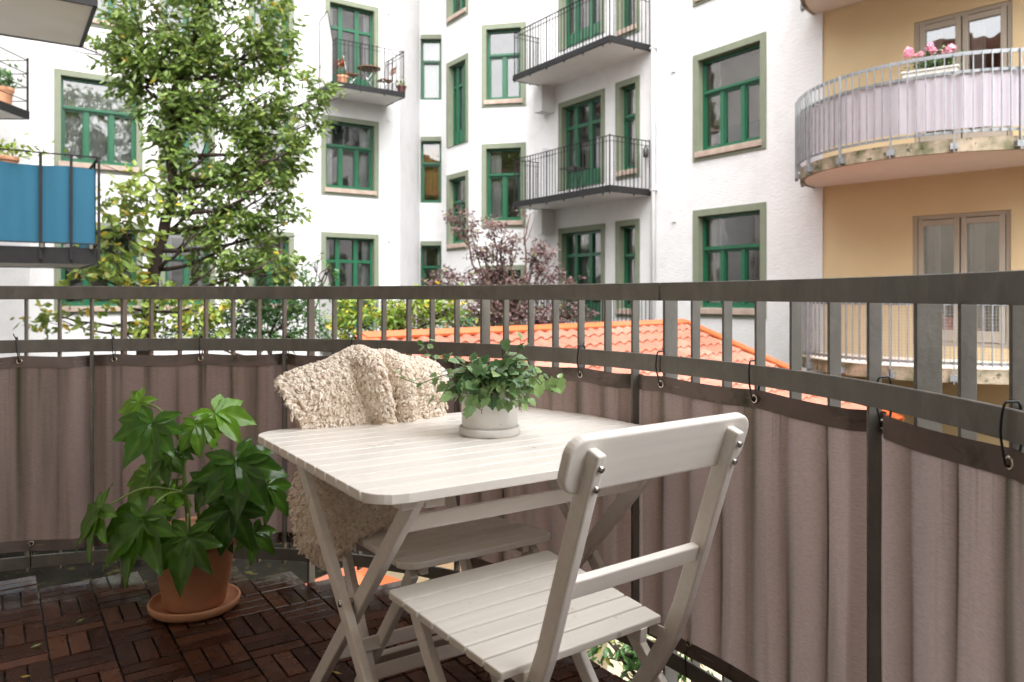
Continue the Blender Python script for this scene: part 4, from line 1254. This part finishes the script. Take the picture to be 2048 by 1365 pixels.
FL = [ # px, py, Y, radius px, lobes, hue, droop, axis(screen dx,dy), facing bias, stem param
 (304,849,2.60,88,8,.12,.40,(-.15,1),(.1,-.75,.65),.95), (279,806,2.76,66,7,.80,.35,(-.6,.7),(-.3,-.6,.6),.98),
 (432,826,2.72,82,7,.72,.45,(.75,.55),(.25,-.5,.8),1.0), (394,851,2.66,58,7,.50,.55,(.25,1),(.2,-.8,.5),.97),
 (474,926,2.62,108,8,.06,.40,(.45,.9),(.25,-.8,.6),.75), (284,1039,2.56,112,8,.16,.55,(-.35,.95),(-.2,-.7,.65),.40),
 (375,1075,2.54,92,7,.14,.60,(-.1,1),(0,-.8,.55),.15), (200,1022,2.60,96,7,.30,.45,(-.8,.5),(-.5,-.55,.6),.42),
 (466,1018,2.60,88,6,.04,.70,(.1,1),(.2,-.9,.25),.45), (326,1017,2.80,48,5,.86,.25,(.2,-.6),(0,-.7,.5),.5),
 (300,955,2.82,78,7,.46,.45,(-.7,.7),(-.3,-.6,.7),.62), (417,965,2.66,60,7,.08,.45,(-.4,.9),(.1,-.8,.5),.7),
 (352,900,2.66,42,5,.14,.50,(.4,.9),(.1,-.7,.6),.85), (508,1066,2.66,56,6,.22,.60,(.5,.9),(.4,-.7,.5),.3),
 (536,975,2.70,70,6,.20,.60,(.6,.85),(.5,-.6,.6),.55), (378,886,2.72,36,5,.66,.60,(-.1,1),(0,-.9,.3),.9),
 (330,920,2.74,55,6,.20,.5,(-.2,1),(-.1,-.7,.5),.8), (430,1050,2.68,60,6,.12,.6,(.3,1),(.2,-.8,.4),.3),
 (350,985,2.84,60,6,.40,.4,(-.3,.6),(-.1,-.6,.6),.6),
]
for (px, py, Y, rp_, nl, hue, dr, (ax, ay), fb, sp_) in FL:
    c = P3(px, py, Y); R = rp_*Y/1540*1.08
    nrm = Vector((fb[0], fb[1], fb[2]*.62)); axis = Vector((ax, -.25, -ay))
    fatsia_leaf(c, nrm, axis, R, nl, hue, dr)
    i = min(len(sp)-1, int(sp_*(len(sp)-1))); a = sp[i] if px < 400 or sp_ > .9 else s2[min(3, int(sp_*4))]
    mid = (a+c)/2 + Vector((0, 0, .03 + .02*rf_.random()))
    pet = [catmull(a, a, mid, c, q/4) for q in range(4)] + [catmull(a, mid, c, c, q/5) for q in range(6)]
    stem.tube(pet, [.0042 - .0016*k/10 for k in range(10)], 6)
for a in range(6):
    c = P3(362+rf_.uniform(-6,6), 872+rf_.uniform(-8,4), 2.72); leaf_quad(leafm_ := MB(), c, Vector((rf_.uniform(-1,1), -.5, rf_.uniform(.2,1))), Vector((0,-1,.5)), .035, .015, .8)
    leafm_.obj('leaf', M['fatsia'], fat)
stem.obj('stem', M['fatsiastem'], fat)

# ------------------------------------------------------------------ ivy on the table
IV = Vector((-.0615, 2.125, TZ))
m = MB(); m.lathe([(.05,.001),(.082,.001),(.085,.004),(.086,.019),(.084,.022),(.079,.022),(.077,.012),(.05,.010)], IV, 64)
tag(m.obj('saucer', M['conc']), 'round pale concrete saucer on the white tabletop under the ivy pot', 'saucer')
ivy = thing('potted_ivy', 'trailing green ivy in a speckled off-white concrete pot on the white table', 'plant', IV)
m = MB(); m.lathe([(.06,.0125),(.0745,.0125),(.0765,.0145),(.0785,.124),(.0775,.127),(.0735,.127),(.0720,.124),(.071,.11)], (0,0,0), 72); m.obj('pot', M['conc'], ivy)
m = MB(); m.lathe([(.001,.114),(.04,.116),(.0715,.112)], (0,0,0), 40); m.obj('soil', M['soil'], ivy)
ri = random.Random(31); il = MB(); ist = MB()
ivo = [(0,-.10),(.10,-.30),(.26,-.42),(.46,-.50),(.40,-.30),(.52,-.22),(.74,-.20),(.56,0)]   # half outline, lobed
def ivy_leaf(c, ax, nrm, L, col):
    ax = ax.normalized(); s = nrm.cross(ax)
    if s.length < 1e-4: return
    s.normalize(); n = ax.cross(s)
    if n.dot(nrm) < 0: n = -n
    half = [(.0,.0),(-.16,.22),(.02,.44),(.20,.52),(.30,.34),(.42,.40),(.62,.36),(.72,.20),(1.0,.0)]
    cen = c + ax*(L*.36) - n*(L*.05); vs = [cen]; cup = ri.uniform(-.10,.22)
    for (a, b) in half: vs.append(c + ax*(L*a) + s*(L*b) + n*(L*cup*b*b*2 - L*.12*a*a + L*ri.uniform(-.02,.02)))
    for (a, b) in reversed(half[1:-1]): vs.append(c + ax*(L*a) - s*(L*b) + n*(L*cup*b*b*2 - L*.12*a*a + L*ri.uniform(-.02,.02)))
    k = len(vs)-1; b0 = len(il.v)
    il.add(vs, [(0, 1+i, 1+(i+1)%k) for i in range(k)], col, True)
    il.c[b0] = max(0, col-.12)
def trail(pts, lsz, hue, n, rad=.0016, jit=.3):
    sm = []
    for k in range(len(pts)-1):
        for q in range(5): sm.append(catmull(pts[max(k-1,0)], pts[k], pts[k+1], pts[min(k+2,len(pts)-1)], q/5))
    sm.append(pts[-1]); ist.tube(sm, [rad*(1.15-.5*i/len(sm)) for i in range(len(sm))], 5)
    for i in range(n):
        t = (i+.6)/n; k = min(len(sm)-2, int(t*(len(sm)-1))); p = sm[k]; d = (sm[k+1]-sm[k]).normalized()
        sd_ = Vector((ri.uniform(-1,1), ri.uniform(-1,1), ri.uniform(.0,1))).normalized()
        pl_ = p + (sd_ + d*.4)*(lsz*ri.uniform(.35,.8)); ist.tube([p, (p+pl_)/2+Vector((0,0,.004)), pl_], .0008, 4)
        out_ = (d*.6 + sd_*.6 + Vector((0,0,-.55))); nn_ = Vector((ri.uniform(-.5,.5), ri.uniform(-.9,.1), ri.uniform(.5,1.1)))
        h_ = hue + ri.uniform(-.18,.22) + (.25 if i >= n-2 else 0)
        ivy_leaf(pl_, out_, nn_.normalized(), lsz*ri.uniform(.7,1.25)*(1-.3*t), min(.92, max(0, h_)))
def I3(px, py, Y): return Vector((ray(px)*Y, Y, zat(py, Y))) - IV
for k in range(58):
    a = ri.uniform(0, 2*pi); r0 = ri.uniform(.0,.055); r1 = ri.uniform(.05,.150); hgt = ri.uniform(.14,.215) * (1.05 - .25*r1/.13)
    p0 = Vector((cos(a)*r0, sin(a)*r0, .112)); p1 = Vector((cos(a)*(r0+r1)*.5, sin(a)*(r0+r1)*.5, hgt)); p2 = Vector((cos(a)*r1, sin(a)*r1, hgt - ri.uniform(-.015,.06)))
    trail([p0, p1, p2], .040, .26, 5)
for k in range(12):         # low leaves spilling over the front rim
    a = ri.uniform(-pi*.95, -.05); r1 = ri.uniform(.078,.10)
    trail([Vector((cos(a)*.04, sin(a)*.04, .115)), Vector((cos(a)*.072, sin(a)*.072, .145)), Vector((cos(a)*r1, sin(a)*r1, ri.uniform(.085,.13)))], .032, .25, 4)
C0 = I3(960,750,2.10)
trail([C0, I3(925,742,2.06), I3(893,750,2.03), I3(868,757,2.02), I3(840,768,2.02), I3(818,762,2.01), I3(800,755,2.0)], .022, .55, 11, .0015)
trail([C0, I3(920,728,2.05), I3(885,716,2.04), I3(862,712,2.03), I3(845,692,2.02)], .027, .38, 9, .0016)
trail([I3(840,704,2.03), I3(848,692,2.02), I3(856,690,2.02)], .027, .6, 5, .001)
trail([I3(1000,745,2.1), I3(1040,738,2.08), I3(1070,750,2.06), I3(1085,770,2.05)], .029, .35, 9, .0016)
trail([I3(1060,750,2.06), I3(1092,780,2.04), I3(1110,782,2.03), I3(1112,765,2.02)], .030, .75, 6, .0013)
trail([I3(1000,735,2.1), I3(1030,712,2.1), I3(1048,702,2.1), I3(1040,690,2.1)], .030, .35, 8, .0014)
trail([I3(985,740,2.05), I3(1015,790,2.03), I3(1036,805,2.03), I3(1038,822,2.03)], .028, .55, 7, .0013)
for px, py, h_, sz in ((983,803,.02,.036),(962,792,.04,.032),(1002,808,.4,.033),(1018,812,.5,.03),(945,785,.05,.03),(1030,786,.35,.036),(1100,772,.7,.034),(1118,768,.8,.036),(925,775,.08,.032),(1000,755,.1,.034),(955,740,.3,.033),(1010,690,.3,.032)):
    p = I3(px, py-8, 2.035); ivy_leaf(p, Vector((ri.uniform(-.3,.3), -.15, -1)), Vector((ri.uniform(-.3,.3), -1, .35)), sz, h_)
il.obj('foliage', M['ivy'], ivy); ist.obj('stems', M['ivystem'], ivy)

# ================================================================== TREES AND SHRUBS
def blob_leaves(mb, blobs, Y, dens, L, asp, rnd, hue=(.1,.8), thick=.45, droop=.5, clr=.22, per=16, autumn=.03):
    for bl in blobs:
        cx_, cy_, rx, ry = bl[:4]; dn = bl[4] if len(bl) > 4 else 1; dy = bl[5] if len(bl) > 5 else 0
        yy = Y + dy; s = yy/1540; C = Vector((ray(cx_)*yy, yy, zat(cy_, yy))); a, c = rx*s, ry*s; b = max(a, c)*thick*1.2
        ncl = max(1, int(a*c*3.14*dens*dn/per))
        for _ in range(ncl):
            while True:
                q = Vector((rnd.uniform(-1,1), rnd.uniform(-1,1), rnd.uniform(-1,1)))
                if q.length < 1: break
            q = q.normalized()*(q.length**.5)
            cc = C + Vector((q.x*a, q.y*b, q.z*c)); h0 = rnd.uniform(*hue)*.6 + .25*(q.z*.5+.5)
            od = Vector((q.x, q.y, q.z*.4)) + Vector((rnd.uniform(-.5,.5), rnd.uniform(-.5,.5), rnd.uniform(-.2,.4)))
            if od.length < .1: od = Vector((1,0,0))
            od.normalize()
            for k in range(per):
                t = rnd.random(); base_ = cc + od*(clr*(t-.5)*1.6) + Vector((rnd.gauss(0,1), rnd.gauss(0,1), rnd.gauss(0,.8)))*clr*.33
                ax = (od*.6 + Vector((rnd.uniform(-1,1), rnd.uniform(-1,1), rnd.uniform(-1,.5) - droop*.5)))
                nn_ = Vector((rnd.uniform(-.8,.8), rnd.uniform(-.9,.5), rnd.uniform(.1,1)))
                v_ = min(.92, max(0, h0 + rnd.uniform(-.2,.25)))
                if rnd.random() < autumn: v_ = .97
                leaf_quad(mb, base_, ax, nn_.normalized(), L*rnd.uniform(.65,1.2), L*asp*rnd.uniform(.8,1.2), v_)
def limb(mb, a, b, r0, r1, rnd, wob=.06, n=6):
    pts = []; L = (b-a).length
    for i in range(n+1):
        t = i/n; pts.append(a.lerp(b, t) + Vector((rnd.gauss(0,1), rnd.gauss(0,1), rnd.gauss(0,.6)))*wob*L*.3*sin(pi*t) + Vector((0,0,-.08*L*sin(pi*t))))
    mb.tube(pts, [r0 + (r1-r0)*i/n for i in range(n+1)], 6)
def WP(px, py, Y): return Vector((ray(px)*Y, Y, zat(py, Y)))

Yt = 12.3; rt_ = random.Random(77)
big = thing('tree', 'tall leafy tree with a dark leaning trunk in front of the white building', 'tree')
tr = MB(); tp = [WP(262,1130,Yt), WP(278,800,Yt), WP(290,690,Yt), WP(301,600,Yt), WP(311,520,Yt), WP(330,450,Yt), WP(346,380,Yt), WP(340,290,Yt), WP(352,190,Yt), WP(388,80,Yt), WP(420,-80,Yt)]
tsm = []
for k in range(len(tp)-1):
    for q in range(4): tsm.append(catmull(tp[max(k-1,0)], tp[k], tp[k+1], tp[min(k+2,len(tp)-1)], q/4) + Vector((rt_.gauss(0,.008), rt_.gauss(0,.008), 0)))
tsm.append(tp[-1]); tr.tube(tsm, [.15 - .115*(i/len(tsm))**.8 for i in range(len(tsm))], 10)
blobs = [(325,40,115,115),(480,50,105,115),(400,-110,190,110),(345,165,100,85),(470,170,115,110),(300,105,85,60),(590,185,55,55,.8),(425,290,110,85),(535,305,70,85),(350,260,55,60),(400,395,80,65),(505,400,85,75),(395,470,45,45,.6),
         (475,480,85,55),(560,360,38,60,.8),(590,440,22,30,.6),(240,70,45,50,.6),(262,150,40,50,.6),(212,120,22,18,.6),(545,515,45,50),(615,250,40,35,.7),(640,190,25,30,.7),(590,300,35,40,.7),(440,530,60,40,.8),(560,90,35,60,.8),(205,92,25,12,.5)]
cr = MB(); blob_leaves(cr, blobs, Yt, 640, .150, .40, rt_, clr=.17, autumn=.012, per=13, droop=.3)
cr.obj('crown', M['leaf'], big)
for bl in blobs:
    c = WP(bl[0]+rt_.uniform(-10,10), bl[1], Yt+rt_.uniform(-.3,.3)); i = min(range(len(tsm)), key=lambda k_: abs(tsm[k_].z - (c.z - .5)))
    limb(tr, tsm[i], c, .04, .012, rt_)
    for _ in range(3): limb(tr, tsm[i].lerp(c, .6), c + Vector((rt_.uniform(-.4,.4), rt_.uniform(-.3,.3), rt_.uniform(-.3,.4))), .016, .005, rt_)
lowb = [(235,385,50,30,.5),(205,430,45,30,.45),(250,470,55,38,.5),(215,505,45,28,.45),(160,535,55,22,.4),(120,640,60,25,.35),(240,650,60,28,.45),(200,590,60,30,.35),(330,640,40,30,.5),(400,650,45,35,.6),(350,580,60,40,.4),(280,340,30,30,.4),(235,545,55,30,.45),(80,620,20,10,.3),(420,600,50,35,.5),(300,400,40,40,.4)]
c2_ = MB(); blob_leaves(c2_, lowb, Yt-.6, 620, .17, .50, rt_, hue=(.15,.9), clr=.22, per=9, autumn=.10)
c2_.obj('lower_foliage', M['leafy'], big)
for bl in lowb:
    c = WP(bl[0], bl[1], Yt-.6); i = min(range(len(tsm)), key=lambda k_: abs(tsm[k_].z - (c.z - .25)))
    limb(tr, tsm[i], c, .028, .007, rt_)
    limb(tr, tsm[i].lerp(c, .7), c + Vector((rt_.uniform(-.5,.5), rt_.uniform(-.3,.3), rt_.uniform(-.2,.2))), .012, .004, rt_)
tr.obj('trunk', M['barkdark'], big)

def shrub(name, label, base_px, base_Y, blobs, m_leaf, dens, L, asp, seed, stem_r=.05, cat='shrub', hue=(.1,.8), per=14, clr=.16, autumn=.03, twm='barkdark', nsub=3):
    rnd = random.Random(seed); t = thing(name, label, cat)
    b = WP(base_px, 592, base_Y); b.z = GZ
    top = WP(base_px, min(bl[1] for bl in blobs)+60, base_Y); st = MB()
    mid = Vector((b.x, b.y, zat(max(bl[1] for bl in blobs)+20, base_Y)))
    limb(st, b, mid, stem_r, stem_r*.75, rnd, .02)
    for bl in blobs:
        c = WP(bl[0], bl[1], base_Y + (bl[5] if len(bl) > 5 else 0))
        limb(st, mid + Vector((0,0,rnd.uniform(-.3,.2))), c, stem_r*.5, .01, rnd, .10)
        for _ in range(nsub):
            e = c + Vector((rnd.uniform(-1,1)*bl[2], rnd.uniform(-.5,.5)*bl[2], rnd.uniform(-.6,1)*bl[3]))*(base_Y/1540)
            limb(st, mid.lerp(c, .75), e, .012, .004, rnd, .1)
    st.obj('stems' if cat == 'shrub' else 'trunk', M[twm], t)
    f = MB(); blob_leaves(f, blobs, base_Y, dens, L, asp, rnd, hue=hue, per=per, clr=clr, autumn=autumn)
    f.obj('foliage' if cat == 'shrub' else 'crown', m_leaf, t)
    return t
shrub('maple', 'purple-leaved maple with thin arching branches in front of the white bay', 1010, 15.0,
      [(915,432,26,16),(940,458,26,16),(985,455,32,16),(965,500,22,16),(1000,500,32,22),(1030,480,16,12),(1068,515,26,22),(1095,545,30,18),(1075,490,14,10),(1140,560,14,8),(925,560,45,14),(885,545,18,10),(870,570,30,10),(975,535,30,18),(1010,570,50,22),(1060,580,35,22),
       (985,620,50,34),(1040,640,55,34),(1100,630,40,26),(1160,622,30,14),(1175,655,22,14),(930,640,40,26),(820,650,38,22),(790,655,26,16),(1060,430,16,8,.5),(1100,510,14,8,.6),(870,630,22,16)],
      M['leafp'], 1500, .095, .42, 5, .07, 'tree', per=12, clr=.14, autumn=.05, twm='twig')
shrub('lime_shrub', 'yellow-green sumac shrub seen between the railing bars at the centre', 780, 11.2,
      [(715,640,38,38),(770,625,40,28),(830,610,45,26),(880,630,35,28),(720,672,30,18),(850,580,25,12,.6),(805,645,30,22,.7),(900,610,25,25),(700,612,18,16)], M['leafyel'], 1700, .11, .32, 6, autumn=.06)
shrub('green_bush', 'dense green bush left of centre behind the railing bars', 540, 12.8,
      [(560,600,60,48),(500,630,50,48),(620,655,45,35),(450,655,45,35),(545,660,70,32),(610,610,25,25,.7),(380,665,45,25,.7),(575,555,40,25,.6)], M['leafbush'], 1300, .10, .35, 8)
shrub('young_tree', 'thin-stemmed sapling beside the small screened terrace left of centre', 620, 13.6,
      [(635,520,14,14,.6),(650,545,22,12,.5),(622,560,22,18,.6),(660,528,10,8,.5),(600,545,16,14,.6),(640,590,26,20,.5),(610,600,20,16,.5)], M['leafbush'], 700, .12, .35, 9, .03, 'tree', hue=(.3,.9), per=8)
shrub('dark_shrub', 'dark green shrub low behind the curved railing right of the sumac', 930, 10.8,
      [(930,655,40,26),(880,668,35,18),(990,668,35,16)], M['leafbush'], 1100, .09, .35, 10, hue=(0,.5))
shrub('courtyard_plant', 'leafy green plant on the courtyard ground glimpsed under the right end of the screen', 1392, 4.2,
      [(1385,1330,40,30),(1340,1375,34,26),(1372,1280,30,24),(1300,1300,50,40),(1230,1290,50,40),(1430,1370,30,22),(1280,1370,60,40)], M['leafbush'], 2600, .06, .42, 12, .01, hue=(.1,.9), per=8, clr=.07)

# ================================================================== SMALL THINGS ON THE OTHER BALCONIES
def on_w(w, px, o):
    k = ray(px); q = w.p + w.n*o; a = (k*q.y - q.x)/(w.d.x - k*w.d.y); return w.at(a, 0, o)
def small_pot(name, label, p, r, h, m_pot, leafm_=None, cat='plant', fol=None, seed=1, flower=None, group=None, L=.07, box=None):
    t = thing(name, label, cat, p, 0, group); m = MB()
    if box:
        Mx = Matrix.Rotation(box[3], 3, 'Z'); m.box((0,0,h/2), (box[0], box[1], h), Mx); m.box((0,0,h-.015), (box[0]+.03, box[1]+.03, .03), Mx)
    else: m.lathe([(r*.7,0),(r*.72,.002),(r*.95,h*.82),(r*1.05,h*.84),(r*1.07,h),(r*.95,h),(r*.9,h*.9)], (0,0,0), 24)
    m.obj('planter' if box else 'pot', m_pot, t, bevel=.004)
    if leafm_:
        rnd = random.Random(seed); f = MB(); fl_ = MB()
        for _ in range(fol[2]):
            q = Vector((rnd.gauss(0,.45)*fol[0], rnd.gauss(0,.45)*(fol[3] if len(fol) > 3 else fol[0]), h + abs(rnd.gauss(0,.5))*fol[1]))
            if box: q = Matrix.Rotation(box[3], 3, 'Z') @ q
            leaf_quad(f, q, Vector((rnd.uniform(-1,1), rnd.uniform(-1,1), rnd.uniform(-.3,1))), Vector((rnd.uniform(-.5,.5), rnd.uniform(-1,0), 1)).normalized(), L*rnd.uniform(.6,1.2), L*.45, rnd.random()*.9)
        f.obj('foliage', leafm_, t)
        if flower:
            for _ in range(flower[0]):
                c = Vector((rnd.uniform(-.95,.95)*fol[0], rnd.uniform(-.4,.4)*(fol[3] if len(fol) > 3 else fol[0]), h + fol[1]*rnd.uniform(.9,1.4)))
                if box: c = Matrix.Rotation(box[3], 3, 'Z') @ c
                fl_ = MB()
                for k in range(34):
                    d = Vector((rnd.gauss(0,1), rnd.gauss(0,1), rnd.gauss(0,.8))).normalized()
                    leaf_quad(fl_, c + d*flower[1]*.6, d + Vector((rnd.uniform(-.4,.4), 0, .2)), Vector((0,-.4,1)), flower[1]*.8, flower[1]*.8, .5)
                fl_.obj('flower_head', flower[2], t)

    return t
# left balcony: bistro set, pots
zf = zfL
def bistro_table(label, p, zf, r, h, mtop, mleg, square=False, rz=0):
    t = thing('cafe_table', label, 'table', (p.x, p.y, zf), rz); m = MB()
    if square: m.prism([(-r,-r),(r,-r),(r,r),(-r,r)], h-.025, h)
    else:
        m.lathe([(r-.01,h-.025),(r,h-.02),(r,h-.004),(r-.006,h)], (0,0,0), 36)
    m.obj('tabletop', mtop, t)
    for (x0,y0,x1,y1) in ((-.8,-.6,.8,-.6),(.8,-.6,-.8,-.6),(-.8,.6,.8,.6),(.8,.6,-.8,.6)):
        m = MB(); m.tube([(x0*r*.75,y0*r*.7,h-.02),(x1*r*.8,y1*r*.7,0)], .011, 6); m.obj('leg', mleg, t)
    return t
def bistro_chair(label, p, zf, rz, mw, ml, group):
    t = thing('cafe_chair', label, 'chair', (p.x, p.y, zf), rz, group); m = MB()
    for k in range(5): m.box((0, -.16+k*.08, .45), (.38, .06, .016))
    m.obj('seat', mw, t); m = MB()
    for k in range(2): m.box((0, -.235-.02*k, .70+k*.11), (.38, .016, .07))
    m.obj('backrest', mw, t)
    for sx in (-1,1):
        m = MB(); m.tube([(sx*.19,-.26,.88),(sx*.19,-.18,.45),(sx*.19,.2,0)], .010, 6); m.obj('leg', ml, t)
        m = MB(); m.tube([(sx*.17,.18,.44),(sx*.17,-.2,0)], .010, 6); m.obj('leg', ml, t)
    return t
pT = on_w(wl, 738, .62); bistro_table('round oiled-wood cafe table on the upper left black balcony', pT, zf, .32, .72, M['teak'], M['steel'])
lw = atan2(wl.d.y, wl.d.x)
bistro_chair('small wooden folding chair left of the round cafe table', on_w(wl, 700, .62), zf, lw-radians(90), M['teak'], M['steel'], 'wooden cafe chairs on the far balcony')
bistro_chair('small wooden folding chair right of the round cafe table', on_w(wl, 771, .62), zf, lw+radians(90), M['teak'], M['steel'], 'wooden cafe chairs on the far balcony')
p = on_w(wl, 684, .80); p.z = zf; small_pot('potted_flowers', 'orange-flowered pot at the screened end of the far left balcony', p, .16, .32, M['terra'], M['leafbush'], fol=(.18,.3,80), flower=(4,.06,M['orange']), seed=3)
p = on_w(wl, 803, 1.02); p.z = zf; small_pot('potted_plant', 'small plant in a brown pot at the outer right corner of the far left balcony', p, .13, .26, M['brown'], M['leafyel'], fol=(.18,.18,90), seed=4)
# right balcony: folded black table
pT = on_w(wr, 1150, .55); bistro_table('square black folding table on the middle right balcony', pT, zfR, .27, .74, M['blackplastic'], M['blackplastic'], True, atan2(wr.d.y, wr.d.x))
m = MB(); p = wr.at(aR1-.03, zfR+.9, .12); m.lathe([(.05,-.14),(.06,-.12),(.06,.04),(.03,.08),(.012,.12)], p, 16); m.tube([p+Vector((0,0,.12)), p+Vector((0,0,.2))], .006, 5)
tag(m.obj('lantern', M['blackplastic']), 'small black lantern hanging on the end rail of the middle right balcony', 'lantern')
# geraniums on the round balcony
def th_px(px, r):
    best = min(range(100, 300), key=lambda i: abs(ypt(pi*i/400, r, 0).x/ypt(pi*i/400, r, 0).y - ray(px))); return pi*best/400
th_ = th_px(1860, RB-.10); p = ypt(th_, RB-.12, zt2-.30); rad = wy.d*(-cos(th_)) + wy.n*sin(th_)
small_pot('geranium_box', 'white flower box of pink geraniums behind the rail of the curved lavender balcony', p, .1, .16, M['paleplastic'], M['leafbush'], fol=(.30,.22,260,.10), seed=7, flower=(9,.05,M['pink']), box=(.66,.17,.16,atan2(rad.y, rad.x)-pi/2))
# pot plant on the wired balcony far left, pot on the teal one
small_pot('potted_plant', 'grey-green plant in a big terracotta pot on the far wired balcony at the left edge', Vector((-9.98, 15.05, zsf+.08)), .21, .42, M['terra'], M['leafbush'], fol=(.32,.42,260), seed=8, L=.12)
q = rp[1]-udir*.98-vdir*.40; small_pot('potted_plant', 'terracotta pot with straggly yellow-green plant behind the teal canvas', Vector((q.x, q.y, zb+.80)), .15, .30, M['terra'], M['leafyel'], fol=(.55,.18,200), seed=9, L=.09)
m = MB(); m.box((0,0,.43), (.9,.35,.03), Matrix.Rotation(lw,3,'Z'))
for sx in (-1,1):
    for sy in (-1,1):
        q_ = Matrix.Rotation(lw,3,'Z') @ Vector((sx*.4, sy*.14, 0)); m.beam(q_, q_+Vector((0,0,.43)), .04, .04, (1,0,0))
st_ = m.obj('plant_stand', M['blackplastic'], loc=(q.x, q.y, zb+.34)); tag(st_, 'dark plant stand hidden behind the teal canvas carrying the terracotta pot', 'stand')
